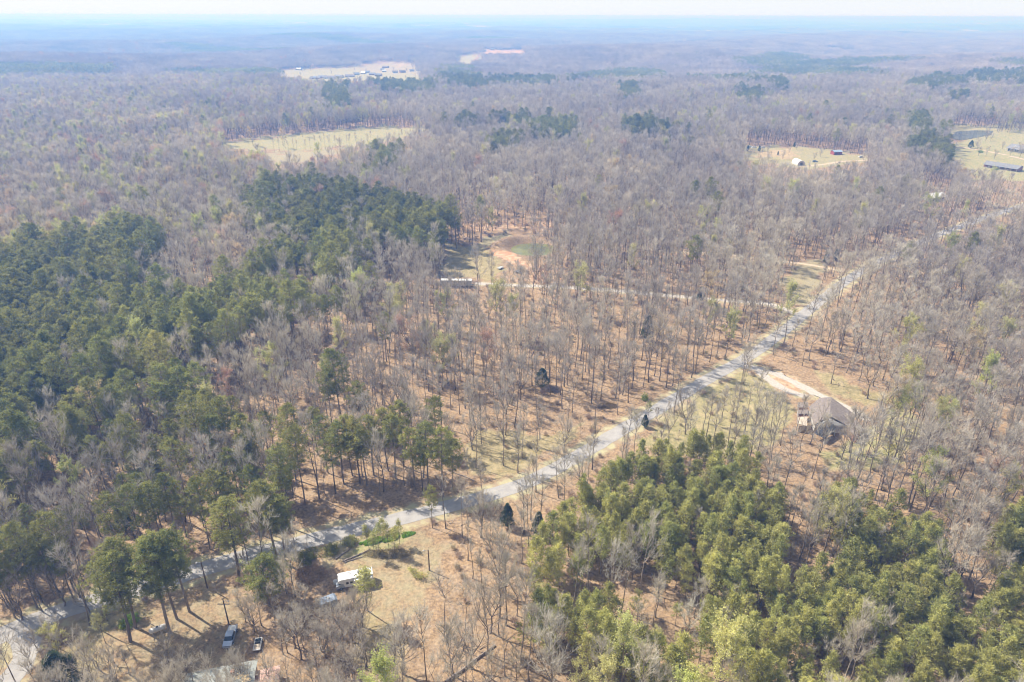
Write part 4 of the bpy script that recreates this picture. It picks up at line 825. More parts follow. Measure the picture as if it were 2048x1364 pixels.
# ------------------------------------------------------------------ materials of built things
WHITE = noisy('white_painted', (.62, .62, .60), (.78, .78, .76), 1.2, .5, 5, spec=.4)
OFFW = noisy('off_white_siding', (.46, .44, .40), (.58, .56, .52), .8, .7, 5)
ALU = noisy('grey_sheet_metal', (.38, .40, .39), (.50, .51, .49), 1.0, .55, 5, .2)
GLASS = mat('dark_glass', (.03, .04, .05), .08, 0, .6)
RUBBER = mat('black_rubber', (.03, .03, .03), .85)
CHROME = mat('bright_metal', (.55, .55, .55), .3, .8)
WOODP = noisy('pole_wood', (.10, .07, .05), (.17, .125, .095), 3, .9, 4, stretch=(1, 1, .2))
LOGM = noisy('fallen_wood', (.20, .16, .13), (.34, .28, .23), 1.5, .9, 5)
SHING = noisy('brown_shingles', (.17, .14, .12), (.245, .205, .18), 1.6, .9, 6, bump=.3)
SHING2 = noisy('grey_shingles', (.17, .17, .18), (.26, .26, .27), 1.4, .9, 6, bump=.3)
DARKROOF = noisy('dark_porch_roof', (.035, .037, .04), (.085, .08, .075), .9, .95, 6, spec=.1)  # dark roofing, with the shade of porch recess and gable in the tone
SAGE = noisy('sage_metal_roof', (.24, .255, .235), (.33, .345, .32), .5, .5, 6, .1)
RUST = noisy('salmon_metal_roof', (.40, .24, .19), (.50, .34, .28), .7, .6, 6)
BRICKM = noisy('brick_wall', (.26, .14, .10), (.36, .21, .16), 2.5, .9, 5)
TANW = noisy('tan_wall', (.42, .34, .26), (.52, .44, .35), 1.2, .85, 5)
REDW = noisy('barn_red', (.26, .05, .04), (.34, .09, .07), 1.5, .8, 5)
BLUEW = noisy('blue_sheet_roof', (.22, .32, .45), (.38, .46, .56), .8, .5, 5)
SILVB = noisy('silver_blue_paint', (.30, .37, .48), (.38, .44, .54), .6, .3, 3, .35, spec=.6)
PLASTIC = mat('grey_plastic', (.12, .12, .13), .5)
CONC = noisy('concrete_pale', (.42, .40, .37), (.56, .54, .50), 1.5, .9, 6, bump=.2)
def seamed(base, pitch, axis_i, depth=.35):
    """metal sheets: ribs across the roof"""
    w = N(base, 'ShaderNodeTexWave'); w.wave_type = 'BANDS'; w.bands_direction = 'XYZ'[axis_i]; w.inputs['Scale'].default_value = 1 / pitch / 2 * 1.0
    t = N(base, 'ShaderNodeTexCoord'); L(base, t.outputs['Object'], w.inputs['Vector']); b = N(base, 'ShaderNodeBump'); b.inputs['Strength'].default_value = depth; b.inputs['Distance'].default_value = .03
    L(base, w.outputs['Fac'], b.inputs['Height']); L(base, b.outputs[0], base.node_tree.nodes['Principled BSDF'].inputs['Normal'])
seamed(ALU, .45, 0); seamed(SAGE, .5, 0); seamed(RUST, .5, 0)
LEAFG = tree_mat('groundcover_leaves', [(.30, .50, .08), (.36, .54, .10)], 1.2, .35, .35)
YSHRUB = tree_mat('shrub_yellow_green', [(.36, .44, .09), (.34, .42, .08)], 1.2, .25, .35)

def place(pa, pb, dz=0.0):
    """centre, heading and length of a thing whose long axis runs from photo pixel a to b at height dz"""
    a, b = P(*pa, dz), P(*pb, dz); c = (a + b) / 2; return Vector((c.x, c.y, gz(c.x, c.y))), math.atan2(b.y - a.y, b.x - a.x), (b - a).to_2d().length
def part(name, mb, m, par, smooth=False): return mesh_obj(name, mb.mesh(name, m, smooth), par)
def wheel(par, x, y, r=.36, w=.24, name='wheel'):
    mb = MB(); mb.tube([(x, y - w / 2, r), (x, y + w / 2, r)], [r, r], 14); o = part(name, mb, RUBBER, par)
    m2 = MB(); s = 1 if y > 0 else -1; m2.tube([(x, y + s * w / 2, r), (x, y + s * (w / 2 + .02), r)], [r * .6, r * .55], 10); part('rim', m2, CHROME, o)

# ---- motorhome
c, rz, ln = place((684, 1153), (737, 1142), 3.1)
mh = thing('motorhome', 'white motorhome with a slide out room parked on the straw coloured yard', 'motorhome', c, rz)
mb = MB(); mb.prism([(-2.6, .75), (3.9, .75), (3.95, 3.05), (3.8, 3.15), (-3.5, 3.15), (-4.0, 2.95), (-4.0, 2.25), (-2.9, 1.95)], -1.22, 1.22); part('body', mb, WHITE, mh)
mb = MB(); mb.prism([(-4.6, .5), (-2.6, .5), (-2.6, 1.95), (-3.3, 1.95), (-3.95, 1.35), (-4.6, 1.2)], -1.0, 1.0); part('cab', mb, noisy('cab_grey', (.30, .33, .36), (.40, .43, .46), 1, .4), mh)
mb = MB(); mb.prism([(-3.92, 1.42), (-3.34, 1.93), (-3.30, 1.91), (-3.87, 1.40)], -.9, .9); part('windshield', mb, GLASS, mh)
mb = MB(); mb.box((1.6, -1.52, 1.75), (4.2, .62, 2.0), bevel=.04); so_ = part('slide_out', mb, WHITE, mh)
mb = MB(); mb.box((.6, -1.845, 1.95), (1.1, .03, .6)); part('window', mb, GLASS, so_)
mb = MB(); mb.box((2.6, -1.845, 1.95), (.9, .03, .6)); part('window', mb, GLASS, so_)
for x in (-2.0, -1.1): mb = MB(); mb.box((x, -1.235, 1.95), (.6, .04, .6)); part('window', mb, GLASS, mh)
mb = MB(); mb.box((-1.55, -1.235, 1.35), (.02, .03, .1)); mb.box((3.2, -1.235, 1.2), (.7, .03, .5)); part('storage_hatch', mb, PLASTIC, mh)
mb = MB(); mb.box((1.0, .2, 3.27), (1.0, .7, .26), bevel=.08); part('air_conditioner', mb, PLASTIC, mh)
for x, y in ((-1.2, .3), (3.1, .35)): mb = MB(); mb.box((x, y, 3.2), (.4, .4, .12), bevel=.03); part('roof_vent', mb, CONC, mh)
mb = MB(); mb.tube([(-3.0, .8, 3.2), (3.3, .8, 3.2)], [.03, .03], 5); part('awning_rail', mb, CHROME, mh)
for y in (-.95, .95):
    wheel(mh, -3.5, y); wheel(mh, 2.1, y)
    mb = MB(); mb.box((-4.62, y * .75, .95), (.06, .3, .2)); part('headlight', mb, CHROME, mh)
d = P(671, 1167); dr = thing('white_drum', 'round white drum standing at the nose of the motorhome', 'drum', (d.x, d.y, gz(d.x, d.y)))
mb = MB(); mb.tube([(0, 0, 0), (0, 0, .05), (0, 0, .9), (0, 0, .95)], [.44, .48, .48, .42], 18); part('barrel', mb, WHITE, dr)
mb = MB(); mb.tube([(0, 0, .951), (0, 0, 1.02), (0, 0, 1.05)], [.38, .36, .2], 14); part('lid', mb, OFFW, dr)

# ---- camper top and small white trailer in the thicket
c, rz, ln = place((642, 1203), (668, 1193), 2.2)
cp = thing('small_camper', 'blue grey camper roof with a hatch half hidden by bare branches', 'camper', c, rz)
mb = MB(); mb.prism([(-1.9, .5), (1.9, .5), (1.95, 1.9), (1.5, 2.25), (-1.5, 2.25), (-1.95, 1.9)], -1.05, 1.05); part('body', mb, noisy('camper_blue_grey', (.20, .24, .30), (.32, .36, .41), 1, .4, 4, .2), cp)
mb = MB(); mb.tube([(.2, .1, 2.25), (.2, .1, 2.42), (.2, .1, 2.47)], [.3, .28, .15], 14); part('roof_vent', mb, OFFW, cp)
mb = MB(); mb.box((0, -1.07, 1.4), (1.0, .04, .5)); part('window', mb, GLASS, cp)
wheel(cp, 0, -1.0, .33); wheel(cp, 0, 1.0, .33)
mb = MB(); mb.tube([(1.9, 0, .55), (3.0, 0, .5)], [.06, .05], 6); part('hitch', mb, RUBBER, cp)
c, rz, ln = place((512, 1302), (518, 1272), .8)
cp = thing('utility_cart', 'small white open cart with a tan bed and dark windscreen beside the thicket', 'cart', c, rz)
mb = MB(); mb.box((0, 0, .6), (3.2, 1.5, .35), bevel=.08); part('body', mb, WHITE, cp)
mb = MB(); mb.box((-.7, 0, .80), (1.4, 1.2, .06)); part('bed', mb, TANW, cp)
mb = MB(); mb.slab([(.5, -.65, 1.0), (.5, .65, 1.0), (.85, .65, .8), (.85, -.65, .8)], .04); mb.box((1.1, 0, .8), (.5, 1.2, .06)); part('windscreen', mb, GLASS, cp)
mb = MB(); mb.box((.1, 0, .95), (.35, 1.1, .35), bevel=.06); part('seat', mb, RUBBER, cp)
for x in (-1.05, 1.05):
    for y in (-.7, .7): wheel(cp, x, y, .28, .2)

# ---- propane tank
c, rz, ln = place((300, 1265), (331, 1253), .6)
tk = thing('propane_tank', 'long white propane tank lying on short legs in the leafy yard', 'tank', c, rz)
mb = MB(); xs = np.array([-1.75, -1.71, -1.6, -1.42, -1.2, 1.2, 1.42, 1.6, 1.71, 1.75]); rr = np.array([.05, .25, .42, .52, .55, .55, .52, .42, .25, .05])
mb.tube(np.stack([xs, xs * 0, xs * 0 + .85], -1), rr, 18); part('tank_body', mb, noisy('tank_white', (.52, .50, .47), (.72, .70, .67), .9, .5, 6), tk, True)
mb = MB(); mb.tube([(0, 0, 1.38), (0, 0, 1.55), (0, 0, 1.63)], [.22, .21, .1], 12); part('valve_dome', mb, PLASTIC, tk)
for x in (-1.1, 1.1):
    for y in (-.3, .3): mb = MB(); mb.box((x, y, .18), (.16, .12, .46)); part('leg', mb, CONC, tk)
for x in (-.9, .9): mb = MB(); mb.tube([(x, 0, 1.38), (x, 0, 1.5), (x + .12, 0, 1.5), (x + .12, 0, 1.38)], [.02] * 4, 5); part('lifting_lug', mb, CHROME, tk)

# ---- cars
def car(label, c, rz, paint, pickup=False, ln=4.7, cat='car', name='parked_car', small=False):
    t = thing(name, label, cat, c, rz); h = ln / 2
    if pickup:
        body = [(-h, .45), (h - .1, .42), (h, .6), (h - .03, .92), (h - 1.2, 1.08), (-h, 1.08)]
        cab = [(h - 1.25, 1.06), (h - 1.85, 1.68), (h - 3.3, 1.72), (h - 3.5, 1.06)]
    else:
        body = [(-h + .05, .42), (h - .1, .38), (h, .55), (h - .05, .82), (h - 1.1, .98), (-h + .15, 1.02), (-h, .85)]
        cab = [(h - 1.2, .97), (h - 1.95, 1.44), (-h + 1.1, 1.48), (-h + .3, 1.0)]
    w = .92
    mb = MB(); mb.prism(body, -w, w); part('body', mb, paint, t)
    mb = MB(); n = len(cab)
    v = [(x, -w * (.97 if z < 1.3 else .8), z) for x, z in cab] + [(x, w * (.97 if z < 1.3 else .8), z) for x, z in cab]
    mb.add(v, [tuple(range(n)), tuple(reversed(range(n, 2 * n)))] + [(i, n + i, n + (i + 1) % n, (i + 1) % n) for i in range(n)]); part('windows', mb, GLASS, t)
    top = sorted(cab, key=lambda p: -p[1])[:2]; x0, x1 = min(p[0] for p in top), max(p[0] for p in top)
    mb = MB(); mb.box(((x0 + x1) / 2, 0, max(p[1] for p in top) + .01), (x1 - x0 + .1, w * 1.66, .07), bevel=.03); part('roof', mb, paint, t)
    for x in (h - .95, -h + .95):
        for y in (-w + .02, w - .02): wheel(t, x, y)
    if not small:
        for y in (-.68, .68):
            mb = MB(); mb.box((h - .06, y, .72), (.12, .34, .18), bevel=.02); part('headlight', mb, CHROME, t)
            mb = MB(); mb.box((-h - .01, y, .85), (.05, .2, .22)); part('tail_light', mb, REDW, t)
        mb = MB(); mb.box((h + .01, 0, .48), (.12, 1.7, .2), bevel=.03); part('bumper', mb, CHROME, t)
        for y in (-1.02, 1.02): mb = MB(); mb.box((h - 1.6, y, 1.12), (.12, .16, .14), bevel=.02); part('mirror', mb, paint, t)
        mb = MB(); mb.prism([(h - 1.23, 1.09), (h - 1.83, 1.68), (h - 1.80, 1.70), (h - 1.19, 1.10)], -w * .8, w * .8); part('windshield', mb, GLASS, t)
    if pickup:
        mb = MB(); mb.box((-h + .95, 0, 1.09), (1.7, 1.5, .03)); part('truck_bed', mb, WHITE, t)
    return t
c, rz, ln = place((465, 1256), (455, 1287), .9)
car('silver blue pickup truck facing the camera at the edge of the thicket', c, rz, SILVB, True, 5.4, 'pickup', 'pickup_truck')

# ---- poles and wires
def height_of(bx, by, ty):
    b = P(bx, by); z = np.arange(3, 16, .1); q = project(np.full(len(z), b.x), np.full(len(z), b.y), b.z + z)[1]; return b, float(z[np.argmin(abs(q - ty))])
tops = []
for (bx, by, ty, arm, lb) in ((415,1176,1124,False,'bare wooden utility pole with a lamp beside the county road'), (458,1249,1201,True,'wooden utility pole with crossarm standing behind the blue pickup'), (859,1141,1100,False,'slim wooden yard light pole alone on the leafy slope')):
    b, H = height_of(bx, by, ty); t = thing('utility_pole', lb, 'utility pole', b, 0, 'utility poles'); tops.append(Vector((b.x, b.y, b.z + H)))
    mb = MB(); mb.tube([(0, 0, -.1), (0, 0, H)], [.17, .12], 8); part('pole', mb, WOODP, t)
    if arm: mb = MB(); mb.box((0, -.16, H - .9), (2.6, .12, .14)); part('crossarm', mb, WOODP, t); mb = MB(); [mb.tube([(x, -.16, H - .83), (x, -.16, H - .65)], [.06, .04], 6) for x in (-1.1, 0.5, 1.1)]; part('insulators', mb, CONC, t)
    sx = -1 if not arm else 1
    mb = MB(); mb.tube([(0, 0, H - .3), (sx * .6, 0, H - .1), (sx * 1.0, 0, H - .1)], [.035] * 3, 6); lm = part('lamp_arm', mb, CHROME, t)
    mb = MB(); mb.tube([(sx * 1.05, 0, H - .05), (sx * 1.05, 0, H - .2), (sx * 1.05, 0, H - .32)], [.1, .22, .14], 10); part('lamp_head', mb, OFFW, t)
def wire(mb, a, b, sag, r=.022):
    n = 14; mb.tube([(a.x + (b.x - a.x) * i / n, a.y + (b.y - a.y) * i / n, a.z + (b.z - a.z) * i / n - sag * 4 * (i / n) * (1 - i / n)) for i in range(n + 1)], [r] * (n + 1), 4)
off = P(-260, 1262); far_l = Vector((off.x, off.y, tops[0].z + .3)); dn = Vector((0, 0, -.35))
mb = MB(); wire(mb, tops[0] + dn, far_l, 1.0); wire(mb, tops[0] + dn * 2, far_l + dn, 1.1); wire(mb, tops[0] + dn * 3.3, far_l + dn * 2.3, 1.2)
o = mesh_obj('power_line', mb.mesh('power_line', PLASTIC)); tag(o, 'thin power wires running left from the pole beside the road', 'power line', 'power wires')
mb = MB(); wire(mb, tops[0] + dn, tops[1] + dn, .3); o = mesh_obj('power_line', mb.mesh('power_line', PLASTIC)); tag(o, 'short service wire between the roadside pole and the pole by the pickup', 'power line', 'power wires')
mb = MB(); wire(mb, tops[0] + dn, tops[2] + dn, .9); o = mesh_obj('power_line', mb.mesh('power_line', PLASTIC)); tag(o, 'long wire crossing over the motorhome yard to the pole on the slope', 'power line', 'power wires')

# ---- fallen logs, brush piles, bright ground cover
def log(a, b, r, label, name='fallen_log', branches=5, seed=1):
    A, B = P(*a), P(*b); g = np.random.default_rng(seed); n = 8
    t = thing(name, label, 'log', A, 0, 'fallen logs'); pts = np.array([[(B.x - A.x) * i / n, (B.y - A.y) * i / n, gz(A.x + (B.x - A.x) * i / n, A.y + (B.y - A.y) * i / n) - A.z + r * .9] for i in range(n + 1)]) + g.normal(size=(n + 1, 3)) * [.06, .06, .01]
    mb = MB(); mb.tube(pts, np.linspace(r, r * .45, n + 1), 7); part('log', mb, LOGM, t)
    if branches:
        mb = MB()
        for i in range(branches):
            q = pts[g.integers(3, n)]; d = unit(g.normal(size=3) + [0, 0, .8]); d[2] = abs(d[2]); mb.tube([q, q + d * g.uniform(.6, 1.6)], [.05, .015], 4)
        part('branches', mb, LOGM, t)
log((688, 1124), (742, 1099), .24, 'long fallen pale log lying left of the dark brush pile', seed=2); log((689, 1125), (728, 1113), .16, 'thinner fallen log lying just below the longest pale log', seed=3)
log((671, 1119), (708, 1092), .2, 'fallen log nearest the road, left of the other two', seed=4); log((892, 1366), (990, 1292), .38, 'thick dark fallen trunk at the bottom edge beside bare trees', seed=5, branches=8)
log((950, 962), (905, 944), .2, 'fallen log on the grassy strip left of the road', seed=8)
def pile(px, py, rx, ry, h, label, m, n, seed, ln=(.5, 1.3), w=.06, name='brush_pile', cat='brush pile'):
    g = np.random.default_rng(seed); c = P(px, py); a = g.uniform(0, 6.28, n); r_ = g.uniform(0, 1, n) ** .5
    x, y = np.cos(a) * r_ * rx, np.sin(a) * r_ * ry; z = h * (1 - r_ ** 2) * g.uniform(.2, 1, n) * (.75 + .25 * np.sin(x * 1.7 + seed)) + hgt(c.x + x, c.y + y) - c.z
    d = unit(g.normal(size=(n, 3)) * [1, 1, .45] + [0, 0, .25]); p = Parts(); p.add(blades(np.stack([x, y, z], -1), d, g.uniform(*ln, n), np.full(n, w), g))
    if name == 'brush_pile':
        for i in range(14):
            q = np.array([x[i], y[i], z[i]]); p.add(tri_tube([q, q + unit(g.normal(size=3) * [1, 1, .2]) * g.uniform(1, 2.6)], [.06, .02], 4))
    o = mesh_obj(name, big_mesh(name, *p.get(), [m]), None, c); return tag(o, label, cat, 'brush piles' if name == 'brush_pile' else None)
DBR = tree_mat('dead_brush', [(.24, .18, .10), (.28, .23, .12)], .8, .35)
pile(778, 1108, 6.4, 1.7, 1.1, 'wide dark brush pile below the bright green ground cover', DBR, 2000, 1)
pile(1521, 652, 3.4, 2.4, 1.4, 'dark brush pile at the wood edge beside the road, above the driveway', DBR, 1500, 2); pile(1216, 812, 3.2, 2.0, 1.2, 'brown brush pile under the grey tree above the road', DBR, 1500, 3); pile(1102, 778, 3.6, 2.4, 1.6, 'heap of pale branches below the round dark evergreen', BRUSH, 1800, 4)
pile(640, 1105, 4.5, 2.0, 1.6, 'dark scrub heap between the road and the motorhome yard', NEEDLE, 900, 6, (.3, .8), .1)
pile(622, 1150, 4.2, 3.0, 2.0, 'rusty brown scrub heap left of the motorhome', tree_mat('rusty_scrub', [(.48, .30, .15), (.38, .25, .13)], .6, .4), 1300, 7, (.3, .9), .09)
fa, fb = P(880, 1176, .3), P(812, 1136, 1.0); fp = thing('fallen_pine', 'slim fallen pine lying with its green top towards the motorhome', 'pine tree', fa)
fp.rotation_mode = 'QUATERNION'; fp.rotation_quaternion = (fb - fa).to_track_quat('Z', 'Y'); _k = (fb - fa).length / thinp[0].H; fp.scale = (_k * .8, _k * .8, _k); mesh_obj('trunk', thinp[0].trunk, fp); mesh_obj('crown', thinp[0].crown, fp)
cg = P(770, 1078); g = np.random.default_rng(44); n = 26000; a = g.uniform(0, 6.28, n); r_ = g.uniform(0, 1, n) ** .5
x = np.cos(a) * r_ * 7.6; y = np.sin(a) * r_ * 1.5 + x * .30; edge = (np.sin(x * 1.3) * .35 + np.sin(x * 2.9) * .2 + .9) > r_ * .9; x, y, r_ = x[edge], y[edge], r_[edge]; n = len(x)
z = (1 - r_ ** 3) * g.uniform(.05, .75, n) * (.7 + .3 * np.sin(x * 2.1) * np.sin(y * 3)) + hgt(cg.x + x, cg.y + y) - cg.z
o = mesh_obj('green_undergrowth', big_mesh('green_undergrowth', *blades(np.stack([x, y, z], -1), unit(g.normal(size=(n, 3)) + [0, 0, .4]), g.uniform(.12, .3, n), np.full(n, .15), g), [LEAFG]), None, cg); tag(o, 'bright green leafy ground cover under the slender roadside pines', None, None, 'stuff')
def shrub(px, py, r_, h, m, label, seed, name='shrub'):
    g = np.random.default_rng(seed); c = P(px, py); n = int(700 * r_ * r_) + 300; th = g.uniform(0, 6.28, n); u_ = g.uniform(0, 1, n); k = g.uniform(.5, 1, n) ** .4
    lump = (1 + .38 * np.sin(th * 2 + seed) * np.sin(th * 3 + seed * 2) + .25 * np.sin(th * 5 + u_ * 6)) * g.uniform(.7, 1.15, n)
    v = np.stack([np.cos(th) * np.sqrt(1 - u_ ** 2) * r_ * k * lump, np.sin(th) * np.sqrt(1 - u_ ** 2) * r_ * k * lump, .15 + u_ * h * k * lump], -1)
    t = thing(name, label, 'shrub', c, 0, 'shrubs'); p = Parts()
    for i in range(7): q = v[i * 3]; p.add(tri_tube([np.zeros(3), q * .6, q * .95], [.05, .03, .01], 4))
    mesh_obj('stems', big_mesh('stems', *p.get(), [BARK]), t); mesh_obj('leaves', big_mesh('leaves', *blades(v, unit(g.normal(size=(n, 3)) + [0, 0, .4]), g.uniform(.16, .32, n), np.full(n, .15), g), [m]), t)
shrub(262, 1243, 1.6, 1.7, LEAFG, 'bright yellow green shrub behind the propane tank, left of the trunks', 1); shrub(250, 1252, 1.1, 1.2, YSHRUB, 'smaller yellow green shrub left of the propane tank', 2)
shrub(1100, 1228, 2.0, 5.0, LEAFG, 'tall bright green bush at the left edge of the young pines', 3); shrub(1290, 800, 1.2, 2.2, YSHRUB, 'small light green shrub at the wood edge above the road', 4)
shrub(1960, 305, 2.2, 1.8, LEAFG, 'low dark bush on the far lawn beside the grey roofed house', 6)
shrub(700, 1085, 1.8, 1.6, NEEDLE, 'dark green bush on the road verge left of the slender pines', 7); shrub(665, 1102, 1.7, 1.8, NEEDLE, 'dark green bush above the three fallen logs', 8); shrub(615, 1120, 2.2, 2.0, NEEDLE, 'dark green bush below the tallest rounded roadside pine', 9)

# ---- houses
def house(name, label, c, rz, ln, wd, wh, rh, wm, rm, cat='house', wins=3, porch=0, group=None, chimney=False, door=True, over=.4, detail=True):
    t = thing(name, label, cat, c, rz, group); a, b = ln / 2, wd / 2
    mb = MB(); v = [(-a, -b, -.6), (a, -b, -.6), (a, b, -.6), (-a, b, -.6), (-a, -b, wh), (a, -b, wh), (a, b, wh), (-a, b, wh), (-a, 0, wh + rh), (a, 0, wh + rh)]
    mb.add(v, [(3, 2, 1, 0), (0, 1, 5, 4), (2, 3, 7, 6), (1, 2, 6, 9, 5), (3, 0, 4, 8, 7), (4, 5, 9, 8), (6, 7, 8, 9)]); part('wall', mb, wm, t)
    mb = MB(); k = rh / b; o_ = over
    mb.slab([(-a - o_, -b - o_, wh - k * o_ + .12), (a + o_, -b - o_, wh - k * o_ + .12), (a + o_, 0, wh + rh + .12), (-a - o_, 0, wh + rh + .12)], .1)
    mb.slab([(a + o_, b + o_, wh - k * o_ + .12), (-a - o_, b + o_, wh - k * o_ + .12), (-a - o_, 0, wh + rh + .12), (a + o_, 0, wh + rh + .12)], .1); rf = part('roof', mb, rm, t)
    if chimney: mb = MB(); mb.box((a * .4, b * .3, wh + rh + .2), (.7, .7, 1.4)); part('chimney', mb, BRICKM, rf)
    if detail:
        for i in range(wins):
            x = -a + ln * (i + 1) / (wins + 1); w_ = min(1.4, ln / (wins + 1) * .5)
            for s in (-1, 1): mb = MB(); mb.box((x, s * (b + .02), wh * .58), (w_, .07, wh * .4)); part('window', mb, GLASS, t)
        if door: mb = MB(); mb.box((-a + ln * .5 / (wins + 1) + .3, -b - .03, 1.0), (1.0, .08, 2.1)); part('door', mb, REDW if wm is BRICKM else PLASTIC, t)
    if porch:
        mb = MB(); mb.slab([(-a, -b - 2.2, wh - .55), (a, -b - 2.2, wh - .55), (a, -b + .02, wh - .02), (-a, -b + .02, wh - .02)], .1); part('porch_roof', mb, rm, t)
        for i in range(porch): mb = MB(); x = -a + .2 + (ln - .4) * i / (porch - 1); mb.box((x, -b - 2.05, (wh - .7) / 2), (.16, .16, wh - .7)); part('porch_post', mb, WHITE, t)
    return t
# brown roofed house by the driveway: roof laid between its measured corners
def W(zx, zy, dz): return P(1560 + zx / 7.58, 720 + zy / 7.58, dz)
o0 = P(1657, 838); hz_ = gz(o0.x, o0.y)
bh = thing('brown_roofed_house', 'pale walled house with a wide brown shingle roof at the driveway end', 'house', (o0.x, o0.y, hz_))
def Lc(p): return (p.x - o0.x, p.y - o0.y, p.z - hz_)
R1, R2, EL0, EL1, ER0, ER1, VT = [Lc(p) for p in (W(755, 842, 5.2), W(775, 560, 5.5), W(520, 985, 3.1), W(440, 705, 3.1), W(1012, 992, 3.1), W(1160, 842, 3.1), W(600, 575, 4.6))]
mb = MB(); mb.slab([EL0, R1, R2, VT, EL1], .22); mb.slab([R1, ER0, ER1, R2], .22)
WG = [Lc(p) for p in (W(1012, 985, 3.0), W(1085, 1100, 2.6), W(1165, 1172, 2.5), W(1262, 1045, 2.6), W(1155, 900, 3.0))]; mb.slab(WG, .2)
rf = part('roof', mb, SHING, bh)
cx0 = np.mean([EL0[:2], EL1[:2], ER0[:2], ER1[:2]], 0)
def inset(p, f=.94): return (cx0[0] + (p[0] - cx0[0]) * f, cx0[1] + (p[1] - cx0[1]) * f)
ring = [inset(EL0), inset(ER0), inset(ER1), inset(EL1)]
mb = MB(); n = 4; v = [(p[0], p[1], -.5) for p in ring] + [(p[0], p[1], 2.85) for p in ring]; mb.add(v, [(0, 1, 2, 3), (7, 6, 5, 4)] + [(i, n + i, n + (i + 1) % n, (i + 1) % n) for i in range(n)])
g1 = inset(R1[:2], .97); mb.add([(*ring[0], 2.85), (*ring[1], 2.85), (g1[0] * .5 + (ring[0][0] + ring[1][0]) * .25, g1[1] * .5 + (ring[0][1] + ring[1][1]) * .25, 4.5), (*inset(EL1), 2.9)], [(0, 1, 2), (0, 2, 3), (1, 3, 2), (0, 3, 1)])
part('wall', mb, OFFW, bh)
PR = [Lc(p) for p in (W(515, 1105, 2.2), W(680, 1190, 2.1), W(850, 1050, 2.6), W(754, 862, 4.4), W(640, 975, 3.6))]; mb = MB(); mb.slab(PR, .12); pr_ = part('porch_roof', mb, DARKROOF, bh)
for p in (PR[0], PR[1], PR[2]): mb = MB(); mb.box((p[0] * .97, p[1] * .97, p[2] / 2 - .15), (.16, .16, p[2] - .1)); part('porch_post', mb, WHITE, bh)
WGc = np.mean([p[:2] for p in WG], 0); mb = MB(); v = [(WGc[0] + (p[0] - WGc[0]) * .9, WGc[1] + (p[1] - WGc[1]) * .9) for p in WG]; n = 5
mb.add([(x, y, -.5) for x, y in v] + [(x, y, 2.3) for x, y in v], [tuple(range(n)), tuple(reversed(range(n, 2 * n)))] + [(i, n + i, n + (i + 1) % n, (i + 1) % n) for i in range(n)]); part('side_wing_wall', mb, BRICKM, bh)
for f in (.3, .62, .85):   # windows along the lit front wall
    p = np.array(ring[0]) * (1 - f) + np.array(ring[1]) * f; q = np.array(ring[1]) - np.array(ring[0]); an = math.atan2(q[1], q[0]); nn = np.array([q[1], -q[0]]) / np.hypot(*q) * .03
    mb = MB(); mb.box((p[0] + nn[0], p[1] + nn[1], 1.6), (1.2, .08, 1.1), an); part('window', mb, GLASS, bh)
TR = [((275, 640), (430, 640), (430, 715), (275, 722)), ((275, 752), (430, 748), (430, 812), (275, 820)), ((280, 860), (420, 855), (405, 1000), (275, 965))]      # stepped lower roofs on the left
for i, q in enumerate(TR):
    pts = [Lc(W(x, y, 2.7 - .0 * i)) for x, y in q]; mb = MB(); mb.slab([pts[3], pts[2], pts[1], pts[0]], .15); part('carport_roof', mb, [SHING, SHING, TANW][i], bh)
    for p in (pts[0], pts[3]): mb = MB(); mb.box((p[0] + .15, p[1], 1.25), (.14, .14, 2.6)); part('porch_post', mb, WHITE, bh)
    p = [(a_ + b_) / 2 for a_, b_ in zip(pts[2], pts[3])]; mb = MB(); mb.box((p[0], p[1] - .05, 1.2), (abs(pts[2][0] - pts[3][0]) * .95, .1, 2.4)); part('carport_wall', mb, [BRICKM, BRICKM, TANW][i], bh)
# bottom edge: sage metal roof and salmon shed
c, rz, ln = place((385, 1385), (492, 1362), 3)
house('sage_roofed_house', 'house with a faded sage green metal roof at the bottom edge', c, rz, 12.5, 9, 2.8, 1.3, BRICKM, SAGE, chimney=True)
c, rz, ln = place((503, 1375), (552, 1362), 2.4)
house('salmon_roofed_shed', 'shed with a faded salmon red metal roof at the bottom edge', c, rz + .0, 5.4, 6.5, 2.3, .6, TANW, RUST, 'shed', wins=1)
# long trailer by the pond
c, rz, ln = place((881, 573), (944, 573))
tr = thing('long_trailer', 'long grey box trailer with a white roof standing among bare trees', 'trailer', c, rz)
mb = MB(); mb.box((0, 0, 2.15), (15.2, 2.6, 2.7), bevel=.05); part('body', mb, ALU, tr)
mb = MB(); mb.box((0, 0, 3.55), (15.3, 2.66, .12), bevel=.03); part('roof', mb, WHITE, tr)
for i in range(9): mb = MB(); mb.box((-7.2 + i * 1.8, -1.32, 2.15), (.08, .05, 2.6)); part('side_rib', mb, CHROME, tr)
mb = MB(); mb.prism([(7.6, .85), (9.2, .75), (9.2, .95), (7.6, 1.3)], -.5, .5); part('hitch', mb, PLASTIC, tr)
mb = MB(); mb.box((-.5, 0, .72), (14, 1.2, .2)); part('chassis', mb, PLASTIC, tr)
for x in (-4.6, -3.6, 5.6):
    for y in (-1.1, 1.1): wheel(tr, x, y, .42, .26)
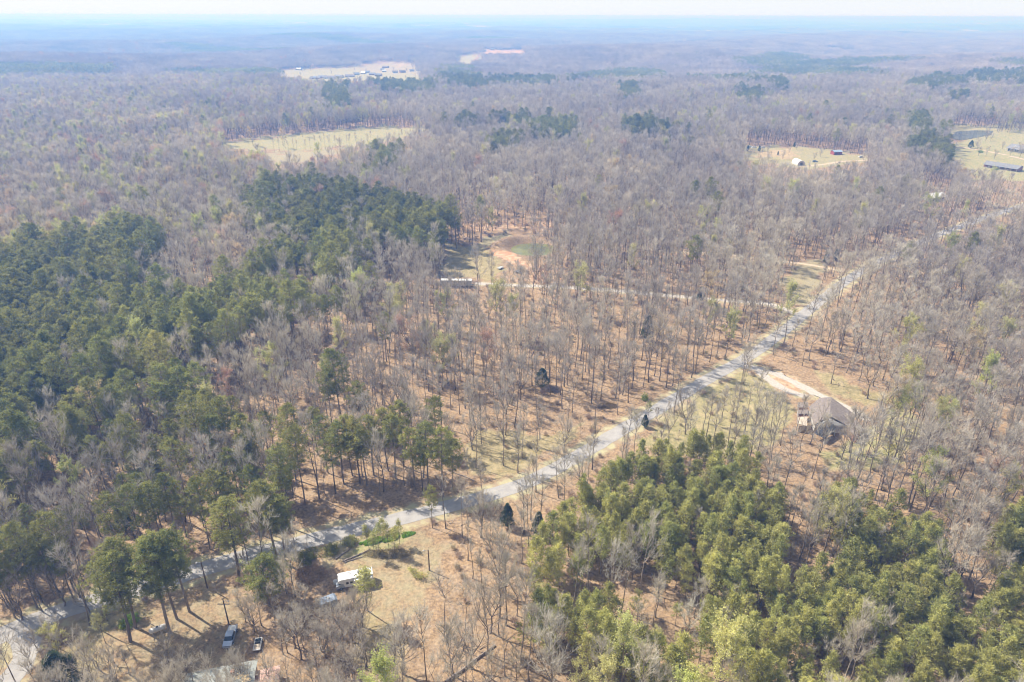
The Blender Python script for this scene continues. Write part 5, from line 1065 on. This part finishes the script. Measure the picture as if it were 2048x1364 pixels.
for i, (a, b, lb) in enumerate((((1028, 548), (1042, 541), 'small tilted trailer frame with a pale side rail near the gravel drive'), ((994, 541), (1007, 534), 'grey flat trailer frame on the grass left of the other frame'))):
    c, rz, ln = place(a, b); ft = thing('flat_trailer', lb, 'trailer', c, rz, 'flat trailers')
    mb = MB(); mb.box((0, 0, .7), (3.6, 1.9, .14)); part('deck', mb, PLASTIC if i == 0 else ALU, ft); mb = MB(); mb.box((0, -.98, .85), (3.7, .08, .22)); part('side_rail', mb, WHITE, ft)
    for y in (-1.05, 1.05): wheel(ft, 0, y, .33)
    mb = MB(); mb.tube([(1.8, 0, .65), (3.0, 0, .5)], [.05, .05], 5); part('hitch', mb, PLASTIC, ft)
# far right farmstead and clearing
c, rz, ln = place((1973, 332), (2038, 342)); house('ranch_house', 'long low brick house with a grey roof and white porch posts', c, rz, 27, 9, 2.8, 1.7, BRICKM, SHING2, wins=6, porch=7)
c, rz, ln = place((2016, 300), (2052, 306)); h2 = house('grey_roofed_house', 'white house with a grey gabled roof behind the long brick house', c, rz, 14, 10, 3.4, 3.0, OFFW, SHING2, wins=4, porch=4, chimney=True)
mb = MB(); mb.prism([(-1.5, 4.3), (1.5, 4.3), (0, 5.6)], -4.2, -1.2); part('dormer', mb, OFFW, h2)
c, rz, ln = place((1662, 309), (1682, 308)); house('tin_roofed_barn', 'dark red shed with a pale blue tin lean to roof in the far clearing', c, rz, 8.5, 6, 2.8, 1.2, REDW, BLUEW, 'shed', wins=2)
c = P(1602, 331); hb = thing('round_roofed_barn', 'pale round roofed barn standing end on in the far clearing', 'barn', c, .1)
arc = [(3.4 * math.cos(a), 1.2 + 3.2 * math.sin(a)) for a in np.linspace(0, math.pi, 13)]
mb = MB(); mb.prism([(3.4, -.3)] + arc + [(-3.4, -.3)], 0, 11); part('shell', mb, WHITE, hb); mb = MB(); mb.prism([(x * .9, max(-.2, (z - .2) * .92)) for x, z in [(3.4, -.3)] + arc + [(-3.4, -.3)]], -.12, -.001); fr = part('end_wall', mb, TANW, hb); mb = MB(); mb.box((0, -.15, 1.3), (2.4, .05, 2.6)); part('door', mb, PLASTIC, fr)
c = P(1630, 324); car('dark blue car parked right of the pale round roofed barn', Vector((c.x, c.y, gz(c.x, c.y))), .1, noisy('blue_paint', (.05, .09, .17), (.07, .12, .2), 1, .3, spec=.6), small=True)
c = P(1722, 315); car('white car parked at the right end of the far clearing', Vector((c.x, c.y, gz(c.x, c.y))), .3, WHITE, small=True)
for i, (px, py, lb) in enumerate(((1499, 294, 'white van left of the other, at the far clearing left end'), (1508, 296, 'white truck right of the other, at the far clearing left end'), (1525, 296, 'pale car at the far clearing, right of the two white vehicles'))):
    c = P(px, py); car(lb, Vector((c.x, c.y, gz(c.x, c.y))), .2 * i, WHITE, small=True, pickup=(i == 1), ln=5.4)
c = P(1991, 340); car('teal car parked in front of the long brick house', Vector((c.x, c.y, gz(c.x, c.y))), 0, noisy('teal_paint', (.10, .30, .30), (.14, .36, .36), 1, .3, spec=.6), small=True)
c = P(2036, 339); car('light blue car at the right end of the long brick house', Vector((c.x, c.y, gz(c.x, c.y))), .1, SILVB, small=True)
for px, py, lb, ln_, wd_, wm, rm, r0 in ((1447, 229, 'small house with a tan roof showing through the far trees', 11, 8, OFFW, TANW, .1), (1671, 246, 'small red shed at the far wood edge above the clearing', 7, 5, REDW, REDW, .1), (1866, 399, 'white roofed house hidden behind bare branches at the right', 15, 9, OFFW, WHITE, .35), (748, 300, 'white roofed shed at the right end of the two pale fields', 9, 7, OFFW, WHITE, -.1), (490, 236, 'bright white house in the wood left of the pale field', 12, 9, WHITE, WHITE, .3), (567, 228, 'grey house in the wood right of the bright white one', 12, 8, OFFW, SHING2, .0),
        (866, 163, 'tall white house at the right end of the far hamlet', 14, 10, WHITE, OFFW, .2), (1702, 258, 'pale flat roof among the trees above the far clearing', 9, 6, OFFW, CONC, .1)):
    c = P(px, py); house('country_house' if 'shed' not in lb else 'shed', lb, Vector((c.x, c.y, gz(c.x, c.y))), r0, ln_, wd_, 2.9, 2.0, wm, rm, 'house' if 'shed' not in lb else 'shed', wins=3)
# the hamlet on the far fields
g = np.random.default_rng(17); ham = [(632,158,22),(645,156,18),(660,157,24),(678,155,20),(700,154,20),(713,150,13),(727,148,12),(735,146,12),(745,150,14),(757,152,15),(771,136,16),(811,117,14),(768,144,11),(790,146,13),(805,145,14),(824,143,12),(838,142,13),(849,144,11),(858,147,13),(865,149,15),(880,148,12),(765,141,9),(598,140,14),(968,103,16),(1000,99,18),(1015,99,14),(930,103,14),(985,100,15)]
ords = ['first', 'second', 'third', 'fourth', 'fifth', 'sixth', 'seventh', 'eighth', 'ninth', 'tenth', 'eleventh', 'twelfth', 'thirteenth', 'fourteenth', 'fifteenth', 'sixteenth', 'seventeenth', 'eighteenth', 'nineteenth', 'twentieth', 'twenty-first', 'twenty-second', 'twenty-third']
ho = sorted([q for q in ham if q[0] < 900]); hf = sorted([q for q in ham if q[0] >= 900])
for lst, where in ((ho, 'house from the left in the hamlet on the far pale fields'), (hf, 'house from the left beside the reddish field near the horizon')):
    for i, (px, py, l_) in enumerate(lst):
        c = P(px, py); wm = [OFFW, BRICKM, TANW, WHITE][int(g.integers(0, 4))]; rm = [SHING2, SHING, SHING2, WHITE][int(g.integers(0, 4))]
        house('hamlet_house', f'{ords[i]} {where}', Vector((c.x, c.y, gz(c.x, c.y))), g.uniform(-.5, .5), l_, l_ * .6, 3.2, 2.4, wm, rm, wins=2, group='houses of the hamlet', detail=True)
for i, (px, py, l_) in enumerate(((830,51,90),(850,51,110),(905,48,80),(932,48,70),(965,43,150),(1040,41,60),(1418,62,45),(1708,51,120))):
    c = P(px, py, 15); house('warehouse', f'{ords[i]} long pale warehouse roof from the left near the horizon', Vector((c.x, c.y, gz(c.x, c.y) + 9)), .05, l_, l_ * .4, 9, 2, WHITE, WHITE, 'warehouse', wins=2, group='far warehouses', detail=False)
c = P(1757, 46, 15); wt = thing('water_tower', 'white water tower rising above the woods near the horizon', 'water tower', (c.x, c.y, gz(c.x, c.y)), 0)
mb = MB(); zs = np.linspace(-1, 1, 9); mb.tube([(0, 0, 40 + 8 * z) for z in zs], [max(.5, 13 * math.sqrt(max(0, 1 - z * z))) for z in zs], 16); part('tank', mb, WHITE, wt, True)
mb = MB(); mb.tube([(0, 0, -2), (0, 0, 6), (0, 0, 33)], [4, 2.2, 2.6], 12); part('stem', mb, WHITE, wt)

# ------------------------------------------------------------------ labels of the trees: what each stands nearest to, and how it ranks there
MARKS = [(705,1150,'white motorhome'),(315,1260,'propane tank'),(460,1272,'blue pickup'),(859,1120,'yard pole on the slope'),(770,1080,'bright green ground cover'),(960,1000,'big pale tree at the road bend'),(912,566,'long grey trailer'),(1068,488,'pond'),(1650,830,'brown roofed house'),
         (1600,760,'driveway'),(1540,605,'gravel drive mouth'),(1666,505,'pair of dark cedars'),(1085,745,'round dark evergreen mid wood'),(1404,590,'narrow dark cedar'),(1298,660,'slim dark evergreen'),(430,1355,'sage green roof'),(1942,1130,'white branched bare tree'),(655,1200,'half hidden camper'),
         (50,1300,'side road'),(1865,388,'hidden white roof'),(1602,325,'pale round roofed barn'),(1990,328,'long brick house'),(880,675,'yellow green tree mid wood'),(240,1020,'silvery evergreen'),(1330,1225,'shaded gap in young pines'),(1100,1210,'tall bright green bush'),(1350,880,'top corner of young pines'),
         (1000,515,'orange clay bank'),(620,300,'pale field'),(225,835,'yellow tipped tree, left pines'),(1820,1050,'brown strip between young pines'),(1230,870,'middle of the curving road'),(760,880,'pine clump above the road'),(600,1090,'road behind the tall pines'),(1690,1290,'bottom gap in young pines'),(945,1320,'fallen trunk, bottom edge'),(1530,1000,'right edge of main young pines'),
         (1160,1300,'leafing trees at the bottom edge'),(1850,770,'leafing trees beside the house'),(1480,900,'lawn below the road'),(20,800,'left picture edge, halfway up'),(450,650,'left pine wood front edge'),(350,470,'left pine wood far tip'),(700,430,'farther pine wood middle'),(900,450,'farther pine wood right end'),(2030,1250,'right picture edge near bottom'),(2030,1050,'right picture edge, halfway down'),
         (600,500,'small pine group between woods'),(100,1150,'wood above the side road'),(430,930,'mixed pines left of the clump'),(140,560,'left pine wood far side'),(170,920,'left pine wood near side'),(600,1250,'grey thicket'),(1010,1270,'leafy slope'),(820,1250,'lawn by fan shaped tree'),(1740,1200,'middle of right young pines'),(1600,1260,'left part of right young pines'),(1870,1320,'bottom right young pines'),(1250,1020,'left half of main young pines'),(1400,1050,'centre of main young pines'),(350,1040,'bare trees above the road, left'),(1150,640,'middle of the bare wood')]
WORDS = {'pine': 'tall pine', 'bare': 'bare tree', 'young': 'young pine', 'spring': 'pale green tree', 'cedar': 'dark evergreen', 'slender': 'slender pine'}
GRP = {'pine': 'pines of the woods', 'bare': 'bare hardwoods', 'young': 'young pines of the planted stand', 'spring': 'trees in fresh pale leaf', 'bud': 'trees in rusty or ochre bud', 'cedar': 'dark evergreens', 'slender': 'slender pines on the verge'}
ORD = ['nearest'] + [w + ' nearest' for w in 'second third fourth fifth sixth seventh eighth ninth tenth eleventh twelfth thirteenth fourteenth fifteenth sixteenth seventeenth eighteenth nineteenth twentieth twenty-first twenty-second twenty-third twenty-fourth twenty-fifth twenty-sixth twenty-seventh twenty-eighth twenty-ninth thirtieth'.split()]
buckets = {}
MA = np.array([(m[0], m[1]) for m in MARKS], float)
for q in SINGLE:
    q['obj']['group'] = GRP[q['kind']]
    if q['label']: q['obj']['label'] = q['label']; continue
    dd = np.hypot(MA[:, 0] - q['px'], (MA[:, 1] - q['py'])); j = int(np.argmin(dd)); dx, dy = q['px'] - MA[j, 0], q['py'] - MA[j, 1]
    an = int(((math.degrees(math.atan2(dy, dx)) + 382.5) % 360) // 45)
    side = ['right of', 'below right of', 'straight below', 'below left of', 'left of', 'above left of', 'straight above', 'above right of'][an]
    nn_ = WORDS[q['kind']] if q['kind'] != 'bud' else ('rusty budding tree' if q['proto'] is redp[0] else 'ochre budding tree')
    buckets.setdefault((nn_, j, side), []).append((float(dd[j]), q))
for (noun, j, side), lst in buckets.items():
    lst.sort(key=lambda t: t[0])
    for i, (_, q) in enumerate(lst): q['obj']['label'] = f'{ORD[min(i, len(ORD) - 1)]} {noun} {side} the {MARKS[j][2]}'
mx = max(len(q['obj']['label'].split()) for q in SINGLE); cnt = {}
for q in SINGLE: cnt[q['obj']['label']] = cnt.get(q['obj']['label'], 0) + 1
print('labels: longest', mx, 'shared', sum(1 for v in cnt.values() if v > 1), sorted(cnt.values())[-5:])
print([l for l in cnt if len(l.split()) > 16][:5])

# ------------------------------------------------------------------ the air: one even volume round the camera and everything below the sky
hz = MB(); hz.add([(-40000, -1500, -120), (40000, -1500, -120), (40000, 41000, -120), (-40000, 41000, -120), (-40000, -1500, 124), (40000, -1500, 124), (40000, 41000, 124), (-40000, 41000, 124)],
       [(3, 2, 1, 0), (4, 5, 6, 7), (0, 1, 5, 4), (1, 2, 6, 5), (2, 3, 7, 6), (3, 0, 4, 7)])
HM = bpy.data.materials.new('haze'); HM.use_nodes = True; nt = HM.node_tree; nt.nodes.remove(nt.nodes['Principled BSDF'])
pv = nt.nodes.new('ShaderNodeVolumePrincipled'); pv.inputs['Density'].default_value = HAZE_DENSITY; pv.inputs['Color'].default_value = (*HAZE_COLOR, 1); pv.inputs['Absorption Color'].default_value = (.86, .80, .86, 1); pv.inputs['Anisotropy'].default_value = 0.1
nt.links.new(pv.outputs[0], nt.nodes['Material Output'].inputs['Volume'])
tag(mesh_obj('haze', hz.mesh('haze', HM)), 'pale blue haze over the far woods', None, None, 'stuff')
